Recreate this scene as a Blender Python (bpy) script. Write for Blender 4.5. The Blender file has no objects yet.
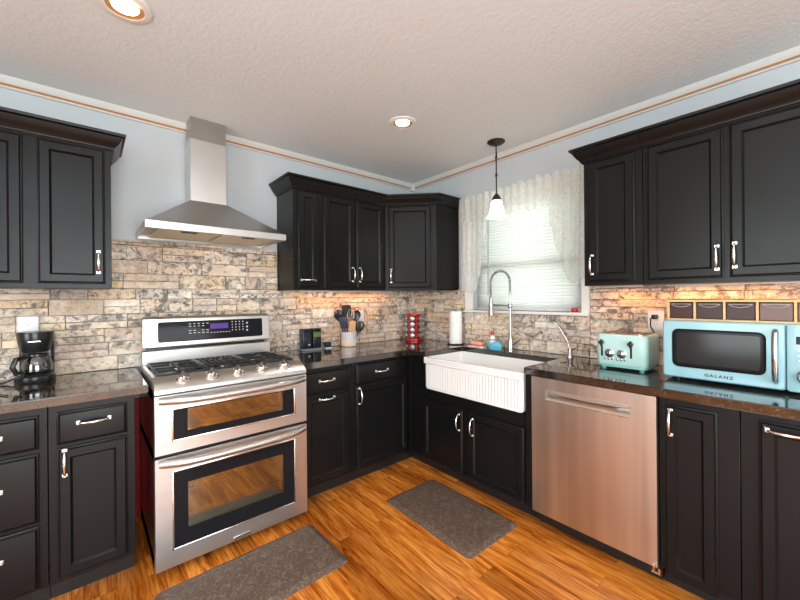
import bpy, bmesh, math, random
from math import pi, sin, cos, radians as R
from mathutils import Vector, Matrix
random.seed(7)
scene = bpy.context.scene
COL = scene.collection

# ------------------------------------------------------------------ camera
cam_d = bpy.data.cameras.new('camera'); cam = bpy.data.objects.new('camera', cam_d); COL.objects.link(cam)
cam_d.sensor_width = 36; cam_d.lens = 364.2/800*36; cam_d.shift_y = -2.4/800; cam_d.clip_start = .05
cam.matrix_world = (Matrix.Translation((-2.571, -2.7816, 1.3275)) @ Matrix.Rotation(R(49.41-90), 4, 'Z')
                    @ Matrix.Rotation(R(90), 4, 'X') @ Matrix.Rotation(-0.0081, 4, 'Z'))
scene.camera = cam

# ------------------------------------------------------------------ world, lights, exposure
scene.view_settings.view_transform = 'Standard'; scene.view_settings.look = 'None'
scene.view_settings.gamma = 1; scene.view_settings.use_curve_mapping = False
scene.view_settings.exposure = 0.33
world = bpy.data.worlds.new('world'); scene.world = world; world.use_nodes = True
wn = world.node_tree.nodes; wl = world.node_tree.links
for n in list(wn): wn.remove(n)
w_out = wn.new('ShaderNodeOutputWorld'); w_bg = wn.new('ShaderNodeBackground')
w_tc = wn.new('ShaderNodeTexCoord'); w_sep = wn.new('ShaderNodeSeparateXYZ'); w_ramp = wn.new('ShaderNodeValToRGB')
wl.new(w_tc.outputs['Generated'], w_sep.inputs[0])
w_map = wn.new('ShaderNodeMapRange'); w_map.inputs[1].default_value = -1; w_map.inputs[2].default_value = 1
wl.new(w_sep.outputs['Z'], w_map.inputs[0]); wl.new(w_map.outputs[0], w_ramp.inputs[0])
cr = w_ramp.color_ramp
cr.elements[0].position = .42; cr.elements[0].color = (.74, .82, .70, 1)
cr.elements[1].position = .56; cr.elements[1].color = (.93, .97, 1, 1)
e = cr.elements.new(.49); e.color = (.86, .94, .82, 1)
wl.new(w_ramp.outputs[0], w_bg.inputs[0]); w_bg.inputs[1].default_value = 3.0
wl.new(w_bg.outputs[0], w_out.inputs[0])

def area(name, loc, rot, sx, sy, power, color, spread=180):
    l = bpy.data.lights.new(name, 'AREA'); l.shape = 'RECTANGLE'; l.size = sx; l.size_y = sy
    l.energy = power; l.color = color; l.spread = R(spread)
    o = bpy.data.objects.new(name, l); COL.objects.link(o); o.location = loc; o.rotation_euler = rot
    return o
# fill lamps added at the unseen rear openings, standing in for daylight
area('rear_fill_added', (-2.6, -5.40, 1.25), (R(90), 0, 0), 2.4, 2.0, 80, (.86, .94, 1))
area('side_fill_added', (-5.20, -2.6, 1.35), (R(90), 0, R(-90)), 2.0, 1.7, 50, (.86, .94, 1))
# upward fill lamp added to brighten the ceiling, standing in for bounced flash
area('ceiling_fill_added', (-3.0, -3.3, 1.75), (R(180), 0, 0), .7, .7, 44, (.70, .85, 1))

# ------------------------------------------------------------------ materials
def new_mat(name):
    m = bpy.data.materials.new(name); m.use_nodes = True
    nt = m.node_tree; b = nt.nodes['Principled BSDF']; return m, nt, b
def pbr(name, col, rough=.5, metal=0, spec=.5, coat=0, emit=None, es=0, trans=0, ior=1.45, bump=None, alpha=1):
    m, nt, b = new_mat(name)
    b.inputs['Base Color'].default_value = (*col, 1); b.inputs['Roughness'].default_value = rough
    b.inputs['Metallic'].default_value = metal; b.inputs['Specular IOR Level'].default_value = spec
    b.inputs['Coat Weight'].default_value = coat; b.inputs['Transmission Weight'].default_value = trans
    b.inputs['IOR'].default_value = ior; b.inputs['Alpha'].default_value = alpha
    # procedural micro variation of roughness
    tc = nt.nodes.new('ShaderNodeTexCoord'); no = nt.nodes.new('ShaderNodeTexNoise'); mr = nt.nodes.new('ShaderNodeMapRange')
    no.inputs['Scale'].default_value = 9; no.inputs['Detail'].default_value = 3
    nt.links.new(tc.outputs['Object'], no.inputs['Vector']); nt.links.new(no.outputs[0], mr.inputs[0])
    mr.inputs[3].default_value = max(0, rough*.85); mr.inputs[4].default_value = min(1, rough*1.15)
    nt.links.new(mr.outputs[0], b.inputs['Roughness'])
    if emit: b.inputs['Emission Color'].default_value = (*emit, 1); b.inputs['Emission Strength'].default_value = es
    if bump:
        n2 = nt.nodes.new('ShaderNodeTexNoise'); n2.inputs['Scale'].default_value = bump[0]; n2.inputs['Detail'].default_value = 4
        bp = nt.nodes.new('ShaderNodeBump'); bp.inputs['Strength'].default_value = bump[1]; bp.inputs['Distance'].default_value = bump[2]
        nt.links.new(tc.outputs['Object'], n2.inputs['Vector']); nt.links.new(n2.outputs[0], bp.inputs['Height'])
        nt.links.new(bp.outputs[0], b.inputs['Normal'])
    return m
def ramp(nt, stops, fac=None, interp='LINEAR'):
    r = nt.nodes.new('ShaderNodeValToRGB'); c = r.color_ramp; c.interpolation = interp
    c.elements[0].position = stops[0][0]; c.elements[0].color = (*stops[0][1], 1)
    c.elements[1].position = stops[-1][0]; c.elements[1].color = (*stops[-1][1], 1)
    for p, k in stops[1:-1]:
        e = c.elements.new(p); e.color = (*k, 1)
    if fac is not None: nt.links.new(fac, r.inputs[0])
    return r
def mixc(nt, a, b, fac, mode='MIX'):
    m = nt.nodes.new('ShaderNodeMix'); m.data_type = 'RGBA'; m.blend_type = mode
    for s, v in ((0, fac), (6, a), (7, b)):
        if hasattr(v, 'links'): nt.links.new(v, m.inputs[s])
        elif s == 0: m.inputs[0].default_value = v
        else: m.inputs[s].default_value = (*v, 1)
    return m.outputs[2]
def noise(nt, vec, scale, detail=4, rough=.55, dist=0):
    n = nt.nodes.new('ShaderNodeTexNoise'); n.inputs['Scale'].default_value = scale; n.inputs['Detail'].default_value = detail
    n.inputs['Roughness'].default_value = rough; n.inputs['Distortion'].default_value = dist
    if vec is not None: nt.links.new(vec, n.inputs['Vector'])
    return n.outputs[0]
def mapping(nt, vec, scale=(1, 1, 1), rot=(0, 0, 0)):
    m = nt.nodes.new('ShaderNodeMapping'); m.inputs['Scale'].default_value = scale; m.inputs['Rotation'].default_value = rot
    nt.links.new(vec, m.inputs[0]); return m.outputs[0]
def objco(nt): return nt.nodes.new('ShaderNodeTexCoord').outputs['Object']
def bump(nt, b, h, st, dist):
    bp = nt.nodes.new('ShaderNodeBump'); bp.inputs['Strength'].default_value = st; bp.inputs['Distance'].default_value = dist
    nt.links.new(h, bp.inputs['Height']); nt.links.new(bp.outputs[0], b.inputs['Normal'])
def scalarmul(nt, a, k):
    m = nt.nodes.new('ShaderNodeMath'); m.operation = 'MULTIPLY'; nt.links.new(a, m.inputs[0]); m.inputs[1].default_value = k; return m.outputs[0]

BLACK = pbr('black_painted_wood', (.0062, .0062, .0064), .30, spec=.29, bump=(60, .08, .001))
CHROME = pbr('satin_nickel', (.82, .80, .77), .2, 1)
CHROME2 = pbr('bright_chrome', (.50, .51, .53), .16, 1)
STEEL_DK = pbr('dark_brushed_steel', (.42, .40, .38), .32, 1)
def brushed(name, col, rough, direction):
    m, nt, b = new_mat(name); co = objco(nt)
    sc = (300, 300, 2) if direction == 'z' else (2, 2, 300)
    n = noise(nt, mapping(nt, co, sc), 1, 3)
    r = ramp(nt, [(.3, tuple(c*.93 for c in col)), (.7, col)], n)
    nt.links.new(r.outputs[0], b.inputs['Base Color']); b.inputs['Metallic'].default_value = 1
    mr = nt.nodes.new('ShaderNodeMapRange'); nt.links.new(n, mr.inputs[0]); mr.inputs[3].default_value = rough*.85; mr.inputs[4].default_value = rough*1.15
    nt.links.new(mr.outputs[0], b.inputs['Roughness']); 
    return m
STEEL = brushed('brushed_steel', (.68, .67, .655), .34, 'x')
STEEL_V = brushed('brushed_steel_panel', (.62, .575, .54), .33, 'z')
nt = STEEL_V.node_tree; b_ = nt.nodes['Principled BSDF']; src = b_.inputs['Base Color'].links[0].from_socket
w_ = ramp(nt, [(.35, (.80, .78, .76)), (.5, (1, 1, 1)), (.65, (1.22, 1.22, 1.22))], noise(nt, mapping(nt, objco(nt), (7, 7, .25)), 1, 3))  # broad vertical streaks: sheen highlights painted into the steel colour
nt.links.new(mixc(nt, src, w_.outputs[0], 1, 'MULTIPLY'), b_.inputs['Base Color'])
WHITE_P = pbr('white_gloss_paint', (.80, .80, .78), .35)
WHITE_PL = pbr('white_plastic', (.82, .82, .80), .3)
PORC = pbr('white_porcelain', (.86, .86, .85), .12, coat=.4)
BLKGLASS = pbr('black_glass', (.012, .012, .014), .16, spec=.14)
BLKPL = pbr('black_plastic', (.015, .015, .016), .22)
BLKMT = pbr('black_cast_iron', (.02, .02, .021), .45, bump=(120, .2, .001))
GREYPL = pbr('grey_plastic', (.22, .23, .25), .35)
MINT = pbr('mint_enamel', (.46, .68, .64), .25, coat=.3)
MINT_DK = pbr('deep_mint_enamel', (.22, .50, .47), .3)
AQUA = pbr('aqua_enamel', (.30, .53, .59), .25, coat=.3)
BAMBOO_M, nt, b = new_mat('bamboo')
n_ = noise(nt, mapping(nt, objco(nt), (8, 8, 120)), 1, 3)
nt.links.new(ramp(nt, [(.3, (.55, .34, .14)), (.7, (.72, .49, .24))], n_).outputs[0], b.inputs['Base Color']); b.inputs['Roughness'].default_value = .4
RED = pbr('red_enamel', (.50, .012, .02), .18, coat=.4)
REDWALL = pbr('red_wall_paint', (.42, .008, .01), .5)
BRONZE = pbr('oil_rubbed_bronze', (.06, .045, .035), .35, .8)
GREENBK = pbr('dark_green_tin', (.01, .03, .035), .25)
SPONGE_O = pbr('orange_sponge', (.85, .42, .28), .9, bump=(200, .5, .002))
SPONGE_R = pbr('red_scrub_pad', (.70, .12, .12), .9)
CREAM = pbr('cream_glaze', (.76, .62, .50), .3)
SALT = pbr('grey_glaze', (.50, .50, .52), .3)
PAPER = pbr('paper_towel', (.85, .85, .84), .9, bump=(150, .2, .001))
BLUESOAP = pbr('blue_dish_soap', (.12, .50, .68), .15, coat=.3)
WOODSP = pbr('beech_wood', (.55, .30, .14), .5)
PURPLE = pbr('purple_display', (.02, .01, .05), .2, emit=(.20, .10, .55), es=.42)
MARK = pbr('pale_print', (.55, .55, .58), .5)
SEED = pbr('spice', (.22, .10, .05), .7)
JARLID = pbr('brushed_tin_lid', (.42, .43, .43), .3, .7)
PLUM = pbr('smoky_plum_plastic', (.05, .022, .02), .3, spec=.3)
CLEAR = pbr('clear_plastic', (.75, .68, .68), .08, alpha=.42)
RACKM = pbr('oven_rack_wire', (.60, .58, .52), .25, 1)
CAVITY = pbr('oven_enamel', (.62, .56, .42), .45)
OUTM = pbr('outlet_plate', (.80, .80, .80), .35)
SLOT = pbr('outlet_slot', (.03, .03, .03), .5)
FILTER = pbr('hood_filter_mesh', (.62, .56, .44), .4, .7, bump=(300, .6, .002))

def glass_mat(name, tint, gloss, gcol, rough=.03):
    m, nt, b = new_mat(name); nt.nodes.remove(b); out = nt.nodes['Material Output']
    t = nt.nodes.new('ShaderNodeBsdfTransparent'); t.inputs[0].default_value = (*tint, 1)
    g = nt.nodes.new('ShaderNodeBsdfGlossy'); g.inputs[0].default_value = (*gcol, 1); g.inputs['Roughness'].default_value = rough
    fr = nt.nodes.new('ShaderNodeFresnel'); fr.inputs[0].default_value = 1.5
    ad = nt.nodes.new('ShaderNodeMath'); ad.operation = 'ADD'; ad.use_clamp = True; nt.links.new(fr.outputs[0], ad.inputs[0]); ad.inputs[1].default_value = gloss
    mx = nt.nodes.new('ShaderNodeMixShader'); nt.links.new(ad.outputs[0], mx.inputs[0]); nt.links.new(t.outputs[0], mx.inputs[1]); nt.links.new(g.outputs[0], mx.inputs[2])
    nt.links.new(mx.outputs[0], out.inputs[0]); return m
OVENGLASS = glass_mat('coated_oven_glass', (.74, .74, .66), .28, (.84, .84, .72))
PANE = glass_mat('window_glass', (.96, .98, .97), 0, (1, 1, 1))
CARAFE = glass_mat('carafe_glass', (.55, .56, .58), .12, (.9, .9, .9))
MWGLASS = glass_mat('microwave_window_glass', (.16, .16, .17), .03, (.8, .8, .8))

def m_wall(name, col):
    m, nt, b = new_mat(name); co = objco(nt)
    n = noise(nt, co, 3, 2)
    nt.links.new(ramp(nt, [(.3, tuple(c*.97 for c in col)), (.7, col)], n).outputs[0], b.inputs['Base Color'])
    b.inputs['Roughness'].default_value = .6; bump(nt, b, noise(nt, co, 90, 3), .12, .002); return m
WALL = m_wall('grey_blue_wall_paint', (.52, .555, .585))
TAN = m_wall('beige_wall_paint', (.52, .42, .33))

CEIL, nt, b = new_mat('textured_ceiling'); co = objco(nt)
n1 = noise(nt, co, 45, 6, .6, .4); v = nt.nodes.new('ShaderNodeTexVoronoi'); v.inputs['Scale'].default_value = 90; nt.links.new(co, v.inputs['Vector'])
rr = ramp(nt, [(.42, (0, 0, 0)), (.60, (1, 1, 1))], n1)
hh = mixc(nt, rr.outputs[0], v.outputs['Distance'], .25)
b.inputs['Base Color'].default_value = (.74, .77, .78, 1); b.inputs['Roughness'].default_value = .8
bump(nt, b, hh, .35, .0025)

STONE, nt, b = new_mat('ledger_stone'); co = objco(nt)
at = nt.nodes.new('ShaderNodeAttribute'); at.attribute_name = 'tile'; sp = nt.nodes.new('ShaderNodeSeparateColor'); nt.links.new(at.outputs['Color'], sp.inputs[0])
# a different patch of the noise for every stone
ad = nt.nodes.new('ShaderNodeVectorMath'); ad.operation = 'SCALE'; nt.links.new(at.outputs['Color'], ad.inputs[0]); ad.inputs[3].default_value = 20
ad2 = nt.nodes.new('ShaderNodeVectorMath'); ad2.operation = 'ADD'; nt.links.new(co, ad2.inputs[0]); nt.links.new(ad.outputs[0], ad2.inputs[1])
vec = mapping(nt, ad2.outputs[0], (1, 1, 1.15))
base = ramp(nt, [(0, (.82, .72, .58)), (.22, (.74, .60, .46)), (.4, (.90, .86, .78)), (.56, (.72, .58, .49)), (.70, (.66, .61, .56)), (.84, (.82, .66, .43)), (1, (.50, .43, .38))], sp.outputs[0])
cloud = ramp(nt, [(.35, (.80, .77, .74)), (.65, (1.22, 1.20, 1.16))], noise(nt, vec, 9, 5, .6, .6))
c1 = mixc(nt, base.outputs[0], cloud.outputs[0], 1, 'MULTIPLY')
tone = ramp(nt, [(.4, (.78, .50, .34)), (.62, (.80, .78, .78))], noise(nt, vec, 5, 3))
c1 = mixc(nt, c1, tone.outputs[0], .20)
# dark veins and pits, stronger on some stones
vn = noise(nt, vec, 34, 8, .75, .5)
dk = ramp(nt, [(.42, (1, 1, 1)), (.50, (0, 0, 0))], vn)
amt = nt.nodes.new('ShaderNodeMapRange'); nt.links.new(sp.outputs[1], amt.inputs[0]); amt.inputs[3].default_value = .12; amt.inputs[4].default_value = .95
mu = nt.nodes.new('ShaderNodeMath'); mu.operation = 'MULTIPLY'; nt.links.new(dk.outputs[0], mu.inputs[0]); nt.links.new(amt.outputs[0], mu.inputs[1])
c2 = mixc(nt, c1, (.085, .07, .062), mu.outputs[0])
dk2 = ramp(nt, [(.50, (0, 0, 0)), (.60, (1, 1, 1))], noise(nt, vec, 11, 7, .75, .8))
g3 = nt.nodes.new('ShaderNodeMath'); g3.operation = 'GREATER_THAN'; nt.links.new(sp.outputs[2], g3.inputs[0]); g3.inputs[1].default_value = .5
mu2 = nt.nodes.new('ShaderNodeMath'); mu2.operation = 'MULTIPLY'; nt.links.new(dk2.outputs[0], mu2.inputs[0]); nt.links.new(g3.outputs[0], mu2.inputs[1])
c3 = mixc(nt, c2, (.13, .115, .11), scalarmul(nt, mu2.outputs[0], .9))
nt.links.new(c3, b.inputs['Base Color']); b.inputs['Roughness'].default_value = .62
bump(nt, b, noise(nt, vec, 34, 8, .7, .4), .9, .010)

GRAN, nt, b = new_mat('polished_dark_granite'); co = objco(nt)
vo = nt.nodes.new('ShaderNodeTexVoronoi'); vo.inputs['Scale'].default_value = 170; nt.links.new(co, vo.inputs['Vector'])
spk = ramp(nt, [(0, (.012, .011, .010)), (.62, (.016, .013, .012)), (.74, (.05, .026, .014)), (.9, (.13, .085, .05)), (1, (.24, .21, .18))], vo.outputs['Color'])
cl = ramp(nt, [(.4, (.010, .009, .009)), (.62, (.030, .018, .012))], noise(nt, co, 38, 5))
nt.links.new(mixc(nt, spk.outputs[0], cl.outputs[0], .45), b.inputs['Base Color']); b.inputs['Roughness'].default_value = .07
b.inputs['Specular IOR Level'].default_value = 1.0; b.inputs['Coat Weight'].default_value = .4; b.inputs['Coat Roughness'].default_value = .04; b.inputs['Coat IOR'].default_value = 1.6

FLOOR, nt, b = new_mat('hickory_plank_floor'); co = objco(nt)
vec = mapping(nt, co, (1, 1, 1), (0, 0, R(90)))
br = nt.nodes.new('ShaderNodeTexBrick'); nt.links.new(vec, br.inputs['Vector'])
br.offset = .37; br.inputs['Scale'].default_value = 1; br.inputs['Brick Width'].default_value = 1.05; br.inputs['Row Height'].default_value = .118
br.inputs['Mortar Size'].default_value = .0009; br.inputs['Mortar Smooth'].default_value = .0; br.inputs['Bias'].default_value = 0
br.inputs['Color1'].default_value = (0, 0, 0, 1); br.inputs['Color2'].default_value = (1, 1, 1, 1); br.inputs['Mortar'].default_value = (.5, .5, .5, 1)
off = nt.nodes.new('ShaderNodeVectorMath'); off.operation = 'MULTIPLY_ADD'
nt.links.new(br.outputs['Color'], off.inputs[0]); off.inputs[1].default_value = (7, 13, 3); nt.links.new(co, off.inputs[2])
gv = mapping(nt, off.outputs[0], (15, 1.3, 1)); g1 = noise(nt, gv, 1.2, 10, .68, 1.8)
gv2 = mapping(nt, off.outputs[0], (120, 5, 1)); g2 = noise(nt, gv2, 1, 6, .65, .8)
c = ramp(nt, [(.26, (.085, .014, .002)), (.37, (.30, .066, .006)), (.48, (.56, .165, .018)), (.60, (.78, .30, .05)), (.72, (.50, .14, .014)), (.80, (.24, .05, .006))], g1)
c4 = ramp(nt, [(.36, (.50, .38, .28)), (.50, (.98, .97, .95)), (.66, (1.12, 1.12, 1.1))], g2)
cc = mixc(nt, c.outputs[0], c4.outputs[0], .85, 'MULTIPLY')
pl = ramp(nt, [(0, (.55, .45, .38)), (.5, (1, 1, 1)), (1, (1.22, 1.25, 1.28))], br.outputs['Color'])
cc = mixc(nt, cc, pl.outputs[0], .8, 'MULTIPLY')
kn = nt.nodes.new('ShaderNodeTexVoronoi'); kn.inputs['Scale'].default_value = 1; nt.links.new(mapping(nt, off.outputs[0], (5, 2.2, 1)), kn.inputs['Vector'])
kr = ramp(nt, [(.0, (1, 1, 1)), (.13, (0, 0, 0))], kn.outputs['Distance'])
cc = mixc(nt, cc, (.07, .022, .006), scalarmul(nt, kr.outputs[0], .85))
cc = mixc(nt, cc, (.10, .035, .01), scalarmul(nt, br.outputs['Fac'], .7))
nt.links.new(cc, b.inputs['Base Color']); b.inputs['Roughness'].default_value = .24; bump(nt, b, g2, .08, .001)

MAT, nt, b = new_mat('brown_embossed_mat'); co = objco(nt)
w = nt.nodes.new('ShaderNodeTexNoise'); w.inputs['Scale'].default_value = 14; w.inputs['Detail'].default_value = 1; w.inputs['Distortion'].default_value = 2.2; nt.links.new(co, w.inputs['Vector'])
sw = ramp(nt, [(.46, (0, 0, 0)), (.49, (1, 1, 1)), (.51, (1, 1, 1)), (.54, (0, 0, 0))], w.outputs[0])
nt.links.new(mixc(nt, (.110, .070, .050), (.20, .142, .108), sw.outputs[0]), b.inputs['Base Color']); b.inputs['Roughness'].default_value = .5
bump(nt, b, sw.outputs[0], .5, .002)

LACE, nt, b = new_mat('white_lace'); out = nt.nodes['Material Output']; co = objco(nt); nt.nodes.remove(b)
df = nt.nodes.new('ShaderNodeBsdfDiffuse'); df.inputs[0].default_value = (.94, .94, .91, 1)
tl = nt.nodes.new('ShaderNodeBsdfTranslucent'); tl.inputs[0].default_value = (.94, .94, .90, 1)
m1 = nt.nodes.new('ShaderNodeMixShader'); m1.inputs[0].default_value = .55; nt.links.new(df.outputs[0], m1.inputs[1]); nt.links.new(tl.outputs[0], m1.inputs[2])
tr = nt.nodes.new('ShaderNodeBsdfTransparent'); m2 = nt.nodes.new('ShaderNodeMixShader')
lv = noise(nt, co, 60, 3, .5, 1.5); lr = ramp(nt, [(.40, (.44, .44, .44)), (.56, (.30, .30, .30))], lv)
nt.links.new(lr.outputs[0], m2.inputs[0]); nt.links.new(m1.outputs[0], m2.inputs[1]); nt.links.new(tr.outputs[0], m2.inputs[2]); nt.links.new(m2.outputs[0], out.inputs[0])

def translucent(name, col, f):
    m, nt, b = new_mat(name); out = nt.nodes['Material Output']; b.inputs['Base Color'].default_value = (*col, 1); b.inputs['Roughness'].default_value = .5
    tl = nt.nodes.new('ShaderNodeBsdfTranslucent'); tl.inputs[0].default_value = (*col, 1)
    mx = nt.nodes.new('ShaderNodeMixShader'); mx.inputs[0].default_value = f
    nt.links.new(b.outputs[0], mx.inputs[1]); nt.links.new(tl.outputs[0], mx.inputs[2]); nt.links.new(mx.outputs[0], out.inputs[0]); return m
SLAT = translucent('white_blind_slat', (.93, .94, .93), .72)
LENS = pbr('lamp_lens', (.9, .85, .75), .5, emit=(1, .82, .58), es=9)
SHADE = pbr('lit_opal_glass', (.95, .93, .88), .3, emit=(1, .93, .82), es=1.3)

# ------------------------------------------------------------------ mesh builder
class MB:
    def __init__(s): s.v = []; s.f = []; s.sm = []
    def add(s, vs, fs, smooth=False):
        o = len(s.v); s.v += [tuple(v) for v in vs]; s.f += [tuple(i+o for i in f) for f in fs]; s.sm += [smooth]*len(fs); return s
    def box(s, x0, x1, y0, y1, z0, z1, bv=0, seg=1, M=None):
        x0, x1 = min(x0, x1), max(x0, x1); y0, y1 = min(y0, y1), max(y0, y1); z0, z1 = min(z0, z1), max(z0, z1)
        bm = bmesh.new(); bmesh.ops.create_cube(bm, size=1)
        for v in bm.verts: v.co = Vector(((x0+x1)/2+v.co.x*(x1-x0), (y0+y1)/2+v.co.y*(y1-y0), (z0+z1)/2+v.co.z*(z1-z0)))
        if bv:
            bv = min(bv, .49*min(x1-x0, y1-y0, z1-z0))
            bmesh.ops.bevel(bm, geom=list(bm.edges), offset=bv, segments=seg, affect='EDGES', profile=.5)
        return s.take(bm, seg > 1, M)
    def rbox(s, x0, x1, y0, y1, z0, z1, r, axis='z', seg=5, bv=.004):   # box rounded about one axis
        bm = bmesh.new(); bmesh.ops.create_cube(bm, size=1)
        for v in bm.verts: v.co = Vector(((x0+x1)/2+v.co.x*abs(x1-x0), (y0+y1)/2+v.co.y*abs(y1-y0), (z0+z1)/2+v.co.z*abs(z1-z0)))
        k = 'xyz'.index(axis)
        es = [e for e in bm.edges if abs((e.verts[0].co-e.verts[1].co)[k]) > 1e-6]
        bmesh.ops.bevel(bm, geom=es, offset=r, segments=seg, affect='EDGES', profile=.5)
        if bv:
            es = [e for e in bm.edges if len(e.link_faces) == 2 and any(len(f.verts) > 4 for f in e.link_faces)]
            bmesh.ops.bevel(bm, geom=es, offset=bv, segments=2, affect='EDGES', profile=.5)
        return s.take(bm, True)
    def take(s, bm, smooth=False, M=None):
        if M is not None: bmesh.ops.transform(bm, matrix=M, verts=bm.verts)
        bm.verts.index_update(); s.add([v.co[:] for v in bm.verts], [[v.index for v in f.verts] for f in bm.faces], smooth); bm.free(); return s
    def lathe(s, c, prof, n=28, axis='z', cap=True, smooth=True):
        vs = []; fs = []
        for r, h in prof:
            for i in range(n):
                a = 2*pi*i/n; p = {'z': (r*cos(a), r*sin(a), h), 'y': (r*cos(a), h, r*sin(a)), 'x': (h, r*cos(a), r*sin(a))}[axis]
                vs.append((c[0]+p[0], c[1]+p[1], c[2]+p[2]))
        for k in range(len(prof)-1):
            for i in range(n):
                j = (i+1) % n; fs.append((k*n+i, k*n+j, (k+1)*n+j, (k+1)*n+i))
        if cap: fs.append(tuple(range(n))); fs.append(tuple((len(prof)-1)*n+i for i in range(n)))
        return s.add(vs, fs, smooth)
    def cyl(s, c, r, h, axis='z', n=24): return s.lathe(c, [(r*.96, 0), (r, min(.1*r, h/4)), (r, h-min(.1*r, h/4)), (r*.96, h)] if h > 0 else [(r, 0), (r, h)], n, axis)
    def tube(s, pts, rad, n=10, cap=True):
        pts = [Vector(p) for p in pts]; m = len(pts)
        if not hasattr(rad, '__len__'): rad = [rad]*m
        vs = []; fs = []; up = None
        for i, p in enumerate(pts):
            t = (pts[min(i+1, m-1)]-pts[max(i-1, 0)]).normalized()
            if up is None:
                up = Vector((0, 0, 1)) if abs(t.z) < .9 else Vector((1, 0, 0))
            a = (up-t*up.dot(t)).normalized(); up = a; b2 = t.cross(a)
            for k in range(n):
                q = 2*pi*k/n; vs.append(p+(a*cos(q)+b2*sin(q))*rad[i])
        for i in range(m-1):
            for k in range(n):
                j = (k+1) % n; fs.append((i*n+k, i*n+j, (i+1)*n+j, (i+1)*n+k))
        if cap: fs.append(tuple(range(n))); fs.append(tuple((m-1)*n+k for k in range(n)))
        return s.add(vs, fs, True)
    def rings(s, x0, x1, z0, z1, y, prof, out=-1, r=0, seg=4):
        """nested rectangles: prof = [(inset, height in front of plane y)], last ring is filled"""
        vs = []; fs = []; loops = []
        for ins, h in prof:
            a, b2, c, d = x0+ins, x1-ins, z0+ins, z1-ins; rr = max(r-ins, 0.0004) if r else 0
            lp = []
            if rr:
                for cx, cz, a0 in ((b2-rr, d-rr, 0), (a+rr, d-rr, 90), (a+rr, c+rr, 180), (b2-rr, c+rr, 270)):
                    for k in range(seg+1):
                        q = R(a0+90*k/seg); lp.append((cx+rr*cos(q), y+out*h, cz+rr*sin(q)))
            else: lp = [(b2, y+out*h, d), (a, y+out*h, d), (a, y+out*h, c), (b2, y+out*h, c)]
            loops.append(len(vs)); vs += lp; n = len(lp)
        for k in range(len(prof)-1):
            for i in range(n):
                j = (i+1) % n; fs.append((loops[k]+i, loops[k]+j, loops[k+1]+j, loops[k+1]+i))
        fs.append(tuple(loops[-1]+i for i in range(n))); fs.append(tuple(loops[0]+i for i in range(n)))
        return s.add(vs, fs)
    def prism(s, poly, z0, z1, bv=0):
        bm = bmesh.new(); vs = [bm.verts.new((x, y, z0)) for x, y in poly]; f = bm.faces.new(vs)
        ex = bmesh.ops.extrude_face_region(bm, geom=[f]); bmesh.ops.translate(bm, vec=(0, 0, z1-z0), verts=[g for g in ex['geom'] if isinstance(g, bmesh.types.BMVert)])
        bmesh.ops.recalc_face_normals(bm, faces=bm.faces)
        if bv: bmesh.ops.bevel(bm, geom=list(bm.edges), offset=bv, segments=2, affect='EDGES')
        return s.take(bm)
    def prism_x(s, poly, x0, x1, bv=0):    # poly in (y, z), extruded along x
        bm = bmesh.new(); vs = [bm.verts.new((x0, y, z)) for y, z in poly]; f = bm.faces.new(vs)
        ex = bmesh.ops.extrude_face_region(bm, geom=[f]); bmesh.ops.translate(bm, vec=(x1-x0, 0, 0), verts=[g for g in ex['geom'] if isinstance(g, bmesh.types.BMVert)])
        bmesh.ops.recalc_face_normals(bm, faces=bm.faces)
        if bv: bmesh.ops.bevel(bm, geom=list(bm.edges), offset=bv, segments=2, affect='EDGES')
        return s.take(bm)
    def sweep(s, path, prof):
        """mitred moulding: path of plan points, prof = closed list of (out, z); out is to the right of the path"""
        n = len(path); vs = []; fs = []; m = len(prof)
        for i, p in enumerate(path):
            p = Vector(p); d1 = (p-Vector(path[i-1])).normalized() if i else None; d2 = (Vector(path[i+1])-p).normalized() if i < n-1 else None
            n1 = Vector((d1.y, -d1.x)) if d1 else None; n2 = Vector((d2.y, -d2.x)) if d2 else None
            if n1 is None: nn = n2
            elif n2 is None: nn = n1
            else: nn = (n1+n2); nn = nn/ (nn.dot(n1))
            for o, z in prof: vs.append((p.x+nn.x*o, p.y+nn.y*o, z))
        for i in range(n-1):
            for k in range(m):
                j = (k+1) % m; fs.append((i*m+k, i*m+j, (i+1)*m+j, (i+1)*m+k))
        fs.append(tuple(range(m))); fs.append(tuple((n-1)*m+k for k in range(m)))
        return s.add(vs, fs)

def tagp(o, label=None, cat=None, group=None, kind=None):
    for k, v in (('label', label), ('category', cat), ('group', group), ('kind', kind)):
        if v: o[k] = v
    return o
def mesh_obj(name, mb, mat, origin=(0, 0, 0)):
    me = bpy.data.meshes.new(name); ox, oy, oz = origin
    me.from_pydata([(x-ox, y-oy, z-oz) for x, y, z in mb.v], [], mb.f); me.update()
    bm = bmesh.new(); bm.from_mesh(me); bmesh.ops.recalc_face_normals(bm, faces=bm.faces); bm.to_mesh(me); bm.free()
    me.polygons.foreach_set('use_smooth', mb.sm[:len(me.polygons)])
    try: me.set_sharp_from_angle(angle=R(38))
    except Exception: pass
    me.materials.append(mat); o = bpy.data.objects.new(name, me); COL.objects.link(o); return o
FR = {'A': 0, 'B': R(-90)}          # run A: wall y=0, shapes in world axes; run B: wall x=0, local x = -world y, local y = world x
class Thing:
    def __init__(s, name, label, cat, base, frame='A', group=None, rot=None):
        s.base = base; s.rot = FR[frame] if rot is None else rot; s.root = bpy.data.objects.new(name, None); COL.objects.link(s.root); s.root.empty_display_size = .05
        s.root.location = Matrix.Rotation(s.rot if rot is None else 0, 3, 'Z') @ Vector(base); s.root.rotation_euler.z = s.rot
        tagp(s.root, label, cat, group)
    def part(s, name, mb, mat, parent=None, label=None):
        o = mesh_obj(name, mb, mat, s.base); o.parent = parent or s.root
        if label: o['label'] = label
        return o
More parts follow.
